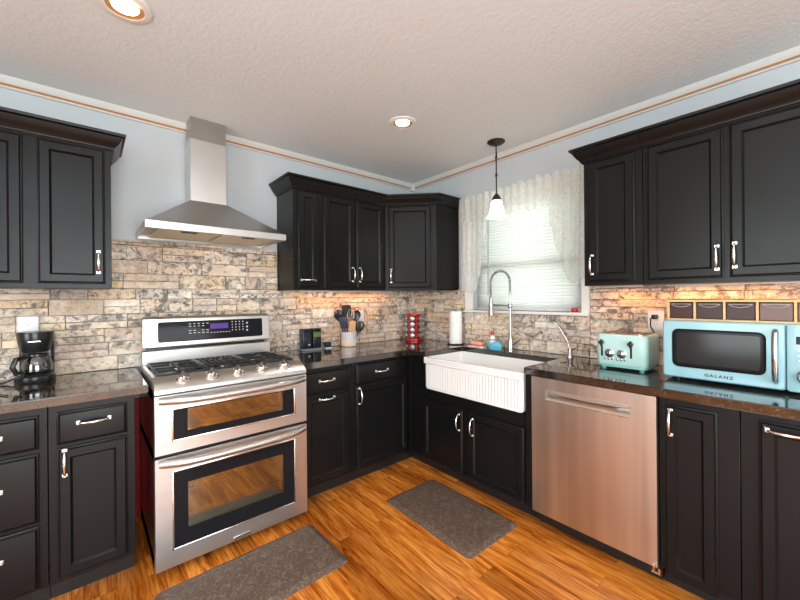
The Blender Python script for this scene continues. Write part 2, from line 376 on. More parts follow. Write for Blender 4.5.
def solo(name, mb, mat, label, cat, base, frame='A', group=None):
    o = mesh_obj(name, mb, mat, base); o.location = Matrix.Rotation(FR[frame], 3, 'Z') @ Vector(base); o.rotation_euler.z = FR[frame]
    return tagp(o, label, cat, group)
def struct(name, mb, mat, frame='A', parent=None):
    o = mesh_obj(name, mb, mat)
    if parent: o.parent = parent
    else: o.rotation_euler.z = FR[frame]; o['kind'] = 'structure'
    return o
def copy_thing(root, loc, rotz=None, label=None):
    r = root.copy(); COL.objects.link(r); r.location = loc
    if rotz is not None: r.rotation_euler.z = rotz
    if label: r['label'] = label
    for ch in root.children:
        c = ch.copy(); COL.objects.link(c); c.parent = r
        for g in ch.children:
            d = g.copy(); COL.objects.link(d); d.parent = c
    return r

# ------------------------------------------------------------------ room shell
H = 2.495; XL = -5.3; YB = -5.5
struct('floor', MB().box(XL, .15, YB, .15, -.1, 0), FLOOR)
struct('ceiling', MB().box(XL, .15, YB, .15, H, H+.1), CEIL)
wb = struct('wall_back', MB().box(XL, .15, 0, .15, 0, H), WALL)
struct('red_wall_paint', MB().box(-2.46, -2.2, -.004, 0, .0, .72), REDWALL, parent=wb)
# window wall with its opening (run frame B)
WY0, WY1, WZ0, WZ1 = .775, 1.70, 1.215, 2.12
mb = MB(); mb.box(-.0, WY0, 0, .15, 0, H); mb.box(WY1, 5.5, 0, .15, 0, H); mb.box(WY0, WY1, 0, .15, 0, WZ0); mb.box(WY0, WY1, 0, .15, WZ1, H)
wr = struct('wall_right', mb, WALL, 'B')
# rear of the room, out of frame: walls with a patio door opening and a side window opening
mb = MB(); mb.box(XL, -3.8, YB-.15, YB, 0, H); mb.box(-1.4, .15, YB-.15, YB, 0, H); mb.box(-3.8, -1.4, YB-.15, YB, 2.25, H)
struct('wall_front', mb, TAN)
mb = MB(); mb.box(XL-.15, XL, YB, -3.6, 0, H); mb.box(XL-.15, XL, -1.6, .15, 0, H); mb.box(XL-.15, XL, -3.6, -1.6, 0, .5); mb.box(XL-.15, XL, -3.6, -1.6, 2.2, H)
struct('wall_left', mb, TAN)

# stone backsplashes, each stone with its own relief
def stone(regions, name, parent):
    verts = []; faces = []; cols = []
    rnd = random.Random(name)
    for (x0, x1, z0, z1) in regions:
        z = z0
        while z < z1-.01:
            h = min(rnd.choice((.082, .088, .092)), z1-z)
            if z1-z-h < .03: h = z1-z
            x = x0-rnd.uniform(0, .15)
            while x < x1:
                w = rnd.uniform(.13, .31); a, bb = max(x, x0), min(x+w, x1); x += w
                if bb-a < .004: continue
                cells = [(z, z+h)] if rnd.random() < .5 else [(z, z+h*.5), (z+h*.5, z+h)]
                for c0, c1 in cells:
                    d = rnd.uniform(.008, .030); g = .0006; o = len(verts); e = .0018
                    col = (rnd.random(), rnd.random(), rnd.random(), 1)
                    # slightly uneven front face made of 3x2 patches
                    nx, nz = 4, 2
                    grid = []
                    for j in range(nz+1):
                        for i in range(nx+1):
                            px = a+g+e+(bb-a-2*g-2*e)*i/nx; pz = c0+g+e+(c1-c0-2*g-2*e)*j/nz
                            verts.append((px, -(d+rnd.uniform(-.003, .003)), pz))
                    for j in range(nz):
                        for i in range(nx):
                            q = o+j*(nx+1)+i; faces.append((q, q+1, q+nx+2, q+nx+1)); cols.append(col)
                    # border loop back to the wall
                    bl = [o+i for i in range(nx+1)]+[o+(j+1)*(nx+1)-1 for j in range(1, nz+1)]+[o+nz*(nx+1)+i for i in range(nx-1, -1, -1)]+[o+j*(nx+1) for j in range(nz-1, 0, -1)]
                    o2 = len(verts)
                    for q in bl:
                        X, _, Z = verts[q]
                        X = a+g if X < a+g+e*1.5 else (bb-g if X > bb-g-e*1.5 else X); Z = c0+g if Z < c0+g+e*1.5 else (c1-g if Z > c1-g-e*1.5 else Z)
                        verts.append((X, .0, Z))
                    nb = len(bl)
                    for k in range(nb): faces.append((bl[k], bl[(k+1) % nb], o2+(k+1) % nb, o2+k)); cols.append(col)
            z += h
    me = bpy.data.meshes.new(name); me.from_pydata(verts, [], faces); me.update()
    bm = bmesh.new(); bm.from_mesh(me); bmesh.ops.recalc_face_normals(bm, faces=bm.faces); bm.to_mesh(me); bm.free()
    ca = me.color_attributes.new('tile', 'FLOAT_COLOR', 'CORNER')
    for p, c in zip(me.polygons, cols):
        for li in p.loop_indices: ca.data[li].color = c
    me.materials.append(STONE); o = bpy.data.objects.new(name, me); COL.objects.link(o); o.parent = parent; return o
stone([(-3.35, -.012, .915, 1.396), (-2.474, -1.455, 1.396, 1.70)], 'stone_backsplash', wb)
stone([(.012, .685, .915, 1.40), (.685, 1.757, .915, 1.19), (1.757, 3.4, .915, 1.40)], 'stone_backsplash', wr)

# crown strips of the walls: white moulding with a bare wood gap
TRIM = pbr('offwhite_trim_paint', (.60, .59, .57), .5)
def wall_trim(name, x0, x1, frame):
    o = struct(name, MB().prism_x([(0, 2.46), (-.012, 2.46), (-.030, 2.485), (-.030, H), (0, H)], x0, x1).box(x0, x1, -.014, 0, 2.436, 2.4475, .002), TRIM, frame)
    s = struct('wood_strip', MB().box(x0, x1, -.013, 0, 2.4475, 2.4595), pbr('bare_wood', (.42, .17, .06), .6), parent=o)
    return o
wall_trim('trim_1', -3.9, -.03, 'A'); wall_trim('trim_2', .03, 4, 'B')
struct('trim_3', MB().box(-.045, 0, -.045, 0, 2.42, H, .004), TRIM)

# ------------------------------------------------------------------ window_1 (run frame B)
win = struct('window_1', MB().box(.690, WY0, -.022, 0, 1.19, 2.2, .004).box(WY1, 1.755, -.022, 0, 1.19, 2.2, .004).box(WY0, WY1, -.022, 0, WZ1, 2.2, .004), WHITE_P, 'B')
def wpart(name, mb, mat): return struct(name, mb, mat, parent=win)
wpart('window_sill', MB().box(.685, 1.757, -.038, .13, 1.193, 1.215, .004), WHITE_P)
f = MB()
for a, b2, c, d in ((WY0, WY0+.045, WZ0, WZ1), (WY1-.045, WY1, WZ0, WZ1), (WY0, WY1, WZ0, WZ0+.045), (WY0, WY1, WZ1-.045, WZ1)): f.box(a, b2, .085, .125, c, d, .003)
wpart('window_frame', f, WHITE_P)
wpart('meeting_rail', MB().box(WY0+.045, WY1-.045, .078, .125, 1.565, 1.605, .003), pbr('shaded_sash_tint', (.55, .58, .45), .5))  # rail's shadow seen through the blind, put into a greenish colour
wpart('pane', MB().box(WY0+.045, WY1-.045, .103, .107, WZ0+.045, WZ1-.045), PANE)

bl = Thing('window_blind', 'white horizontal slat blind hanging in the window over the sink', 'blind', (1.2375, .045, 1.225), 'B')
s_ = MB()
z = 1.245
while z < 2.075:
    a = R(66); hw = .0145
    s_.add([(.790, .045-hw*cos(a), z-hw*sin(a)), (1.686, .045-hw*cos(a), z-hw*sin(a)), (1.686, .045, z+.002), (.790, .045, z+.002), (1.686, .045+hw*cos(a), z+hw*sin(a)), (.790, .045+hw*cos(a), z+hw*sin(a))],
           [(0, 1, 2, 3), (3, 2, 4, 5)], True)
    z += .0245
so = bl.part('slats', s_, SLAT); sd = so.modifiers.new('thick', 'SOLIDIFY'); sd.thickness = .0012
bl.part('head_rail', MB().box(.788, 1.688, .022, .068, 2.08, 2.118, .003), WHITE_P)
bl.part('bottom_rail', MB().box(.790, 1.686, .030, .060, 1.217, 1.232, .003), WHITE_P)
bl.part('ladder_cord', MB().tube([(.93, .029, 1.23), (.93, .029, 2.09)], .0011, 6).tube([(1.24, .029, 1.23), (1.24, .029, 2.09)], .0011, 6).tube([(1.55, .029, 1.23), (1.55, .029, 2.09)], .0011, 6), WHITE_P)
bl.part('tilt_wand', MB().tube([(.915, .016, 1.34), (.915, .020, 1.7), (.915, .026, 2.09)], .0035, 8), GREYPL)

# lace curtain: ruffled valance and two tapering side falls
def cloth(x0, x1, topf, botf, nx, nz, yf):
    m = MB(); vs = []; fs = []
    for i in range(nx+1):
        x = x0+(x1-x0)*i/nx
        for j in range(nz+1):
            t = j/nz; z = topf(x)+(botf(x)-topf(x))*t; vs.append((x, yf(x, t), z))
    for i in range(nx):
        for j in range(nz):
            q = i*(nz+1)+j; fs.append((q, q+1, q+nz+2, q+nz+1))
    return m.add(vs, fs, True)
cu = Thing('lace_curtain', 'white lace valance and side falls gathered over the sink window', 'curtain', (1.22, -.05, 1.36), 'B')
top = lambda x: 2.205+.008*sin(x*90)+.006*sin(x*41)
cu.part('valance', cloth(.650, 1.765, top, lambda x: 1.965+.022*abs(sin((x-.65)*18))+.006*sin(x*130), 220, 12, lambda x, t: -.056-.010*sin(x*95)*(1-.4*t)-.005*sin(x*37)), LACE)
def lfall(x):
    t = (x-.655)/.27
    return 1.36+.04*sin(t*9)*.6+(0 if t < .35 else (t-.35)*.16 if t < .75 else .064+(t-.75)*1.7)
cu.part('side_fall', cloth(.655, .955, lambda x: 2.16, lfall, 80, 24, lambda x, t: -.040-.009*sin(x*110+t*2)-.004*sin(x*47)), LACE)
def rfall(x):
    t = (1.752-x)/.27
    return 1.43+.015*sin(t*14)+(0 if t < .5 else (t-.5)*.9)
cu.part('side_fall', cloth(1.492, 1.752, lambda x: 2.16, rfall, 80, 24, lambda x, t: -.040-.009*sin(x*110+t*2)-.004*sin(x*47)), LACE)
cu.part('curtain_rod', MB().tube([(.655, 0, 2.165), (.655, -.034, 2.165), (1.755, -.034, 2.165), (1.755, 0, 2.165)], .006, 8), WHITE_P)

# ------------------------------------------------------------------ cabinets
DOOR = [(0, 0), (0, .010), (.004, .013), (.006, .013), (.011, .020), (.043, .020), (.045, .017), (.052, .0095), (.056, .0095)]
DRAW = [(0, 0), (0, .010), (.004, .013), (.006, .013), (.013, .021), (.020, .022)]
def pull(cx, cz, y, L=.108, vert=False, r=.0065):
    """bow handle with flared square feet, standing out from plane y"""
    m = MB(); n = 12; pts = []; rad = []
    for i in range(n+1):
        t = -1+2*i/n; a = t*L*.5; o = .010+.022*(1-t*t)**.6
        pts.append((cx, y-o, cz+a) if vert else (cx+a, y-o, cz)); rad.append(r*(1-.42*abs(t)**1.5))
    m.tube(pts, rad, 10)
    for sgn in (-1, 1):
        a = sgn*L*.5
        if vert: m.box(cx-.010, cx+.010, y-.005, y, cz+a-.008, cz+a+.008, .002); m.box(cx-.005, cx+.005, y-.016, y-.004, cz+a-.005, cz+a+.005, .0015)
        else: m.box(cx+a-.008, cx+a+.008, y-.005, y, cz-.010, cz+.010, .002); m.box(cx+a-.005, cx+a+.005, y-.016, y-.004, cz-.005, cz+.005, .0015)
    return m
def leaf(t, kind, x0, x1, z0, z1, y, h):
    d = t.part(kind, MB().rings(x0, x1, z0, z1, y, DOOR if kind == 'door' else DRAW), BLACK)
    if h: t.part('handle', pull(h[0], h[1], y-(.020 if kind == 'door' else .022), vert=h[2]), CHROME, d)
FY = -.610   # face of base cabinets
def base_cab(label, x0, x1, frame, leaves, group=None, top=.872, front_top=None):
    t = Thing('base_cabinet', label, 'cabinet', ((x0+x1)/2, -.30, 0), frame, group)
    m = MB(); m.box(x0+.001, x1-.001, FY, -.012, .10, front_top or top, .0015); t.part('body', m, BLACK)
    t.part('toe_kick', MB().box(x0+.001, x1-.001, -.535, -.52, 0, .10), BLKPL)
    for k, a, b2, c, d, h in leaves: leaf(t, k, a, b2, c, d, FY, h)
    return t
base_cab('black base cabinet with three stacked drawers, in the run with the coffee maker', -3.085, -2.705, 'A',
         [('drawer', -3.058, -2.732, .700, .842, (-2.895, .775, 0)), ('drawer', -3.058, -2.732, .392, .682, (-2.895, .56, 0)), ('drawer', -3.058, -2.732, .112, .376, (-2.895, .28, 0))])
base_cab('black base cabinet with one drawer over one door, beside the stove gap', -2.705, -2.402, 'A',
         [('drawer', -2.678, -2.432, .700, .842, (-2.553, .787, 0)), ('door', -2.678, -2.432, .122, .685, (-2.652, .622, 1))])
base_cab('black base cabinet with drawer and pull-out front, between stove and corner cabinet', -1.560, -1.165, 'A',
         [('drawer', -1.530, -1.195, .702, .850, (-1.372, .785, 0)), ('door', -1.530, -1.195, .118, .688, (-1.372, .665, 0))])
base_cab('black base cabinet with drawer and side-handled door, ending at the corner', -1.165, -.645, 'A',
         [('drawer', -1.133, -.655, .714, .858, (-.912, .788, 0)), ('door', -1.133, -.655, .112, .698, (-1.112, .63, 1))])
t = Thing('corner_cabinet', 'black blind corner filler where the two cabinet runs meet', 'cabinet', (-.3, -.3, 0))
t.part('body', MB().box(-.644, -.012, -.644, -.012, .10, .872), BLACK); t.part('toe_kick', MB().prism([(-.644, -.535), (-.53, -.535), (-.53, -.644), (-.515, -.644), (-.515, -.52), (-.644, -.52)], 0, .10), BLKPL)
# sink base: low front under the apron, high side panels
t = Thing('sink_cabinet', 'black two-door cabinet under the white farmhouse sink', 'cabinet', (1.15, -.30, 0), 'B')
t.part('body', MB().box(.646, 1.678, FY, -.014, .10, .632, .0015).box(.646, .803, FY, -.014, .632, .872, .0015).box(1.640, 1.678, -.632, -.014, .10, .872, .0015), BLACK)
t.part('toe_kick', MB().box(.646, 1.678, -.535, -.52, 0, .10), BLKPL)
leaf(t, 'door', .770, 1.158, .105, .548, FY, (1.131, .462, 1)); leaf(t, 'door', 1.208, 1.622, .105, .548, FY, (1.248, .458, 1))
base_cab('narrow black base cabinet with one tall door, next to the dishwasher', 2.290, 2.560, 'B',
         [('door', 2.310, 2.492, .085, .845, (2.336, .77, 1))])
base_cab('black base cabinet with a wide pull-out front, below the microwave', 2.560, 3.25, 'B',
         [('door', 2.612, 3.05, .085, .848, (2.69, .818, 0))])

# countertops
CT = .914
solo('countertop', MB().prism([(-3.35, -.008), (-2.350, -.008), (-2.350, -.635), (-3.35, -.635)], .874, CT, .004), GRAN,
     'polished dark granite countertop holding the coffee maker', 'countertop', (-2.8, -.3, .874))
solo('countertop', MB().prism([(-1.566, -.008), (-.008, -.008), (-.008, -3.35), (-.638, -3.35), (-.638, -1.634), (-.628, -1.628), (-.206, -1.628), (-.200, -1.622), (-.200, -.812), (-.206, -.806), (-.638, -.806), (-.638, -.638), (-1.566, -.638)], .874, CT, .004), GRAN,
     'polished dark granite L-shaped countertop running around the corner to the microwave', 'countertop', (-.4, -.4, .874))

# upper cabinets
UY = -.305
def crown(path):
    return MB().sweep(path, [(0, 2.118), (.006, 2.118), (.010, 2.126), (.016, 2.128), (.018, 2.137), (.030, 2.150), (.042, 2.168), (.050, 2.186), (.062, 2.192), (.064, 2.205), (0, 2.205)])
t = Thing('wall_cabinet', 'black wall cabinet above the coffee maker, crown moulding on top', 'cabinet', (-2.9, -.15, 1.388))
t.part('body', MB().box(-3.35, -2.474, UY, -.012, 1.388, 2.13, .0015), BLACK)
t.part('crown_moulding', crown([(-3.35, UY), (-2.474, UY), (-2.474, -.012)]), BLACK)
leaf(t, 'door', -3.06, -2.803, 1.412, 2.112, UY, None); leaf(t, 'door', -2.755, -2.500, 1.412, 2.112, UY, (-2.528, 1.524, 1))
t = Thing('wall_cabinet', 'black wall cabinet group with angled corner door, between hood and window', 'cabinet', (-.8, -.15, 1.388))
t.part('body', MB().prism([(-1.452, UY), (-.612, UY), (UY, -.620), (-.012, -.620), (-.012, -.012), (-1.452, -.012)], 1.388, 2.13, .0012), BLACK)
t.part('crown_moulding', crown([(-1.452, -.012), (-1.452, UY), (-.612, UY), (UY, -.620), (-.012, -.620)]), BLACK)
for a, b2, h in ((-1.418, -1.258, (-1.345, 1.461, 0)), (-1.212, -.938, (-.960, 1.514, 1)), (-.916, -.640, (-.893, 1.514, 1))):
    leaf(t, 'door', a, b2, 1.410, 2.112, UY, h)
# angled corner door
p0 = Vector((-.612, UY, 0)); p1 = Vector((UY, -.620, 0)); L = (p1-p0).length; ang = math.atan2((p1-p0).y, (p1-p0).x)
dm = MB().rings(.030, L-.045, 1.410, 2.112, 0, DOOR); M = Matrix.Translation(p0) @ Matrix.Rotation(ang, 4, 'Z')
def tf(mb, M): mb.v = [tuple(M @ Vector(v)) for v in mb.v]; return mb
d = t.part('door', tf(dm, M), BLACK); t.part('handle', tf(pull(.052, 1.514, -.020, vert=True), M), CHROME, d)
for i, (x0, x1, lab, lv) in enumerate([
    (1.842, 2.146, 'narrow single-door black wall cabinet beside the window', [(1.872, 2.112, (1.893, 1.510, 1))]),
    (2.148, 2.95, 'wide double-door black wall cabinet above the microwave', [(2.170, 2.476, (2.452, 1.503, 1)), (2.496, 2.82, (2.514, 1.510, 1))])]):
    t = Thing('wall_cabinet', lab, 'cabinet', ((x0+x1)/2, -.15, 1.388), 'B')
    t.part('body', MB().box(x0, x1, UY, -.012, 1.388, 2.13, .0015), BLACK)
    if i == 0: t.part('crown_moulding', crown([(x0, -.012), (x0, UY), (x1, UY)]), BLACK)
    else: t.part('crown_moulding', crown([(x0, UY), (x1, UY)]), BLACK); 
    for a, b2, h in lv: leaf(t, 'door', a, b2, 1.410, 2.112, UY, h)

# ------------------------------------------------------------------ farmhouse sink (run frame B)
t = Thing('farmhouse_sink', 'white porcelain farmhouse sink with fluted apron front', 'sink', (1.22, -.42, .64), 'B')
sx0, sx1, sy0, sy1, st = .808, 1.626, -.655, -.2025, .880
bm = bmesh.new()
def ringv(x0, x1, y0, y1, z, r, n=5):
    out = []
    for cx, cy, a0 in ((x1-r, y1-r, 0), (x0+r, y1-r, 90), (x0+r, y0+r, 180), (x1-r, y0+r, 270)):
        for k in range(n+1):
            q = R(a0+90*k/n); out.append(bm.verts.new((cx+r*cos(q), cy+r*sin(q), z)))
    return out
rs = [ringv(sx0+.012, sx1-.012, sy0+.018, sy1, .642, .012), ringv(sx0, sx1, sy0+.018, sy1, .66, .012), ringv(sx0, sx1, sy0+.018, sy1, .828, .012), ringv(sx0, sx1, sy0, sy1, .836, .012), ringv(sx0, sx1, sy0, sy1, st-.006, .012),
      ringv(sx0+.005, sx1-.005, sy0+.005, sy1-.005, st, .012), ringv(sx0+.020, sx1-.020, sy0+.022, sy1-.020, st, .03), ringv(sx0+.025, sx1-.025, sy0+.027, sy1-.025, st-.007, .03),
      ringv(sx0+.030, sx1-.030, sy0+.032, sy1-.03, .70, .035), ringv(sx0+.055, sx1-.055, sy0+.057, sy1-.055, .672, .03)]
for a, b2 in zip(rs, rs[1:]):
    n = len(a)
    for i in range(n): bm.faces.new((a[i], a[(i+1) % n], b2[(i+1) % n], b2[i]))
bm.faces.new(rs[0][::-1]); bm.faces.new(rs[-1])
t.part('basin', MB().take(bm, True), PORC)
fl = MB(); n = 34; vs = []; fs = []
for i in range(n*6+1):
    x = sx0+.014+(sx1-sx0-.028)*i/(n*6); d = .0030*abs(sin(pi*i/6)); y = sy0+.0175-d-.0005
    vs += [(x, y, .66), (x, y, .826), (x, sy0+.026, .66), (x, sy0+.026, .826)]
for i in range(n*6):
    q = i*4; fs += [(q, q+4, q+5, q+1), (q+1, q+5, q+7, q+3), (q, q+2, q+6, q+4)]
t.part('fluted_apron', MB().add(vs, fs, True), PORC)
t.part('drain', MB().lathe((1.22, -.42, .6725), [(.045, 0), (.045, .004), (.036, .004), (.03, .001)], 24), CHROME2)

# ------------------------------------------------------------------ dishwasher (run frame B)
t = Thing('dishwasher', 'stainless steel dishwasher with recessed bar handle, beside the sink', 'dishwasher', (1.98, -.3, 0), 'B')
dx0, dx1, dy = 1.682, 2.286, -.640
t.part('tub', MB().box(dx0, dx1, -.598, -.02, .10, .868, .002), BLKPL)
# front with a pocket for the handle
hx0, hx1, hz0, hz1 = 1.765, 2.182, .752, .808
m = MB()
for a, b2, c, d in ((dx0, dx1, hz1, .872), (dx0, dx1, .105, hz0), (dx0, hx0, hz0, hz1), (hx1, dx1, hz0, hz1)): m.box(a, b2, dy, -.600, c, d)
t.part('door', m, STEEL_V)
hm = MB(); nn = 16; vs = []; fs = []
for i in range(nn+1):
    x = hx0+.002+(hx1-hx0-.004)*i/nn; sag = .016*(1-(2*i/nn-1)**2)
    for y, z in ((dy-.004, hz1+.002), (dy-.004, hz1-.010-sag*.6), (dy+.012, hz1-.010-sag*.6), (dy+.026, hz1-.004), (dy+.026, hz1+.002)): vs.append((x, y, z))
for i in range(nn):
    for k in range(5): fs.append((i*5+k, i*5+(k+1) % 5, (i+1)*5+(k+1) % 5, (i+1)*5+k))
fs += [tuple(range(5)), tuple(nn*5+k for k in range(5))]
t.part('handle', MB().add(vs, fs), STEEL)
t.part('handle_recess', MB().box(hx0+.001, hx1-.001, -.612, -.601, hz0+.001, hz1-.001), BLKPL)
t.part('recess_floor', MB().prism_x([(dy-.001, hz0-.004), (dy-.001, hz0+.002), (-.612, hz0+.036), (-.612, hz0-.004)], hx0, hx1), CHROME)
t.part('kick_plate', MB().box(dx0, dx1, -.56, -.545, .012, .10), BLKPL)
t.part('leveling_foot', MB().cyl((2.262, -.52, 0), .012, .10), BLKPL)
t.part('leveling_foot', MB().cyl((1.705, -.52, 0), .012, .10), BLKPL)
t.part('bracket', MB().box(2.266, 2.300, -.652, -.642, .085, .094).box(2.292, 2.300, -.652, -.642, .094, .112).box(2.272, 2.279, -.652, -.642, .094, .118), CHROME)

# ------------------------------------------------------------------ range
X0, X1 = -2.338, -1.574; XC = (X0+X1)/2
t = Thing('gas_range', 'stainless steel double-oven gas range with black glass control panel', 'stove', (XC, -.4, 0))
m = MB(); m.box(X0, X0+.02, -.69, -.10, .04, .89); m.box(X1-.02, X1, -.69, -.10, .04, .89); m.box(X0, X1, -.12, -.10, .04, .89)
m.box(X0, X1, -.69, -.10, .04, .10); m.box(X0, X1, -.69, -.10, .555, .60); m.box(X0, X1, -.69, -.10, .84, .89)
t.part('body', m, pbr('dark_enamel', (.03, .012, .012), .2, coat=.3))
for sx in (X0+.05, X1-.05):
    for sy in (-.62, -.16): t.part('foot', MB().cyl((sx, sy, 0), .018, .04), BLKPL)
for (z0, z1, g0, g1, w0, w1, lab) in ((.590, .870, .648, .800, .684, .791, 'upper'), (.045, .574, .128, .500, .208, .430, 'lower')):
    # steel door as a frame round the glass
    dm = MB(); ins_l, ins_r = X0+.072, X1-.076
    for a, b2, c, d in ((X0, X1, g1, z1), (X0, X1, z0, g0), (X0, ins_l, g0, g1), (ins_r, X1, g0, g1)): dm.box(a, b2, -.742, -.695, c, d)
    dr = t.part('oven_door', dm, STEEL)
    t.part('window_bezel', MB().rings(ins_l-.006, ins_r+.006, g0-.006, g1+.006, -.740, [(0, 0), (0, .004), (.003, .006), (.007, .004), (.007, 0)], r=.016), STEEL, dr) if False else None
    # bezel ring and black glass border
    bz = MB(); a, b2, c, d = ins_l, ins_r, g0, g1
    for q in ((a-.005, a+.004, c-.005, d+.005), (b2-.004, b2+.005, c-.005, d+.005), (a-.005, b2+.005, c-.005, c+.004), (a-.005, b2+.005, d-.004, d+.005)): bz.box(q[0], q[1], -.7465, -.740, q[2], q[3], .0025, 2)
    t.part('window_bezel', bz, CHROME, dr)
    gx0, gx1 = X0+.136, X1-.145
    gb = MB()
    for q in ((a, gx0, c, d), (gx1, b2, c, d), (gx0, gx1, c, w0), (gx0, gx1, w1, d)): gb.box(q[0], q[1], -.739, -.700, q[2], q[3])
    t.part('glass_border', gb, BLKGLASS, dr)
    t.part('window_glass', MB().box(gx0, gx1, -.737, -.733, w0, w1), OVENGLASS, dr)
    # handle bar
    hz = z1-.020; pts = []; rad = []
    for i in range(21):
        q = -1+2*i/20; pts.append((XC+q*(X1-X0-.04)/2, -.752-.046*(1-abs(q)**5), hz-.002-.004*(1-abs(q)**2))); rad.append(.0175)
    t.part('handle', MB().tube(pts, rad, 14), STEEL, dr)
    # cavity lining with rack
    if lab == 'upper': cz0, cz1 = .602, .838
    else: cz0, cz1 = .102, .553
    cv = MB().box(gx0-.04, gx1+.04, -.14, -.13, cz0, cz1).box(gx0-.05, gx0-.04, -.69, -.13, cz0, cz1).box(gx1+.04, gx1+.05, -.69, -.13, cz0, cz1).box(gx0-.04, gx1+.04, -.69, -.13, cz0, cz0+.008).box(gx0-.04, gx1+.04, -.69, -.13, cz1-.008, cz1)
    t.part('oven_cavity', cv, CAVITY)
    for rz in ([.70] if lab == 'upper' else [.25, .37]):
        rk = MB()
        rk.tube([(gx0-.035, -.67, rz), (gx1+.035, -.67, rz)], .004, 6); rk.tube([(gx0-.035, -.16, rz), (gx1+.035, -.16, rz)], .004, 6)
        for i in range(17):
            xx = gx0-.03+(gx1-gx0+.06)*i/16; rk.tube([(xx, -.67, rz), (xx, -.16, rz)], .0022, 5)
        t.part('oven_rack', rk, RACKM)
t.part('badge', MB().box(-1.995, -1.905, -.747, -.742, .052, .070, .002), CHROME)
# control fascia: rounded slope carrying the knobs
prof = [(-.640, .893), (-.700, .872), (-.735, .872), (-.746, .880), (-.746, .892), (-.738, .905), (-.668, .944), (-.655, .948), (-.640, .946)]
t.part('knob_fascia', MB().prism_x(prof, X0, X1, .0025), STEEL)
sl = Vector((-.070, -.039)).normalized(); nrm = Vector((0, sl.y, -sl.x)); nrm = Vector((0, -.487, .873))
for kx in (-2.212, -2.082, -1.953, -1.824, -1.694):
    c = Vector((kx, -.700, .927)); rot = Vector((0, 0, 1)).rotation_difference(nrm).to_matrix().to_4x4(); M = Matrix.Translation(c) @ rot
    k = tf(MB().lathe((0, 0, -.002), [(.031, 0), (.031, .005), (.026, .008), (.025, .026), (.022, .030)], 24).box(-.006, .006, -.024, .024, .024, .038, .002), M)
    t.part('knob', k, CHROME)
# cooktop pan with raised rim
t.part('cooktop', MB().box(X0, X1, -.645, -.175, .885, .924).box(X0, X0+.020, -.645, -.175, .92, .944, .003).box(X1-.020, X1, -.645, -.175, .92, .944, .003).box(X0, X1, -.200, -.175, .92, .946, .003), STEEL)
t.part('burner_tray', MB().box(X0+.022, X1-.022, -.636, -.202, .9235, .928, .002), pbr('burner_tray_enamel', (.035, .033, .032), .25))
for bx, by, r in ((-2.17, -.52, .045), (-2.17, -.32, .034), (-1.956, -.42, .040), (-1.745, -.52, .050), (-1.745, -.32, .036)):
    b2 = t.part('burner', MB().lathe((bx, by, .928), [(r*1.25, 0), (r*1.2, .006), (r, .010), (r, .014)], 24), RACKM)
    t.part('burner_cap', MB().lathe((bx, by, .942), [(r, 0), (r, .005), (r*.8, .008)], 24), BLKMT, b2)
gw = (X1-X0-.05)/3
for i in range(3):
    a = X0+.026+gw*i; b2 = a+gw-.004; g = MB(); zt = .955
    for q in (a+.006, b2-.006): g.box(q-.006, q+.006, -.630, -.208, zt-.012, zt, .003)
    for q in (-.624, -.214, -.419): g.box(a+.006, b2-.006, q-.006, q+.006, zt-.012, zt, .003)
    mx = (a+b2)/2
    for cy in (-.52, -.32):
        for k in (-1, 1):
            g.box(mx+k*.022, mx+k*(gw/2-.01), cy-.005, cy+.005, zt-.010, zt+.002, .002)
            g.box(mx-.005, mx+.005, cy+k*.022, cy+k*.098, zt-.010, zt+.002, .002)
    if i == 1:
        for q in range(7): g.box(a+.03+q*(gw-.06)/6-.003, a+.03+q*(gw-.06)/6+.003, -.62, -.22, zt-.010, zt, .0015)
    for q in (a+.010, b2-.010):
        for w_ in (-.622, -.216): g.cyl((q, w_, .927), .006, .02, n=8)
    t.part('grate', g, BLKMT)
# riser and backguard
t.part('riser', MB().box(X0+.006, X1-.002, -.176, -.10, .90, 1.020, .003), STEEL)
bg = t.part('backguard', MB().prism_x([(-.10, 1.034), (-.165, 1.034), (-.178, 1.044), (-.166, 1.206), (-.150, 1.222), (-.10, 1.222)], X0+.010, X1-.006, .003), STEEL)
t.part('backguard_neck', MB().box(X0+.03, X1-.03, -.14, -.10, 1.018, 1.036), BLKPL)
# control glass follows the slight backward lean of the backguard
ml = Matrix.Translation((0, -.172, 1.125)) @ Matrix.Rotation(math.atan(.012/.162), 4, 'X').inverted() @ Matrix.Translation((0, .172, -1.125))
cg = t.part('control_panel', tf(MB().rings(-2.254, -1.630, 1.066, 1.190, -.1725, [(0, -.004), (0, .0022), (.003, .003)], r=.012), ml), BLKGLASS)
t.part('clock_display', tf(MB().box(-1.968, -1.858, -.1785, -.1755, 1.133, 1.168), ml), PURPLE, cg)
mk = MB()
rnd = random.Random(3)
for xx in (-2.09, -2.065, -2.04, -2.015, -1.99):
    for zz in (1.17, 1.155, 1.128, 1.112):
        if rnd.random() < .85: mk.box(xx, xx+.014, -.1765, -.1757, zz, zz+.004)
t.part('function_marks', tf(mk, ml), MARK, cg); mk = MB()
for xx in (-1.835, -1.812, -1.789, -1.766):
    for zz in (1.170, 1.152, 1.134, 1.116): mk.box(xx, xx+.007, -.1765, -.1757, zz, zz+.006)
for i in range(7): mk.box(-1.965+i*.018, -1.955+i*.018, -.1765, -.1757, 1.108, 1.112)
for zz in (1.162, 1.136, 1.113): mk.lathe((-1.735, -.1757, zz), [(.006, 0), (.006, -.0008), (.0045, -.0008)], 12, 'y')
t.part('keypad_marks', tf(mk, ml), MARK, cg)

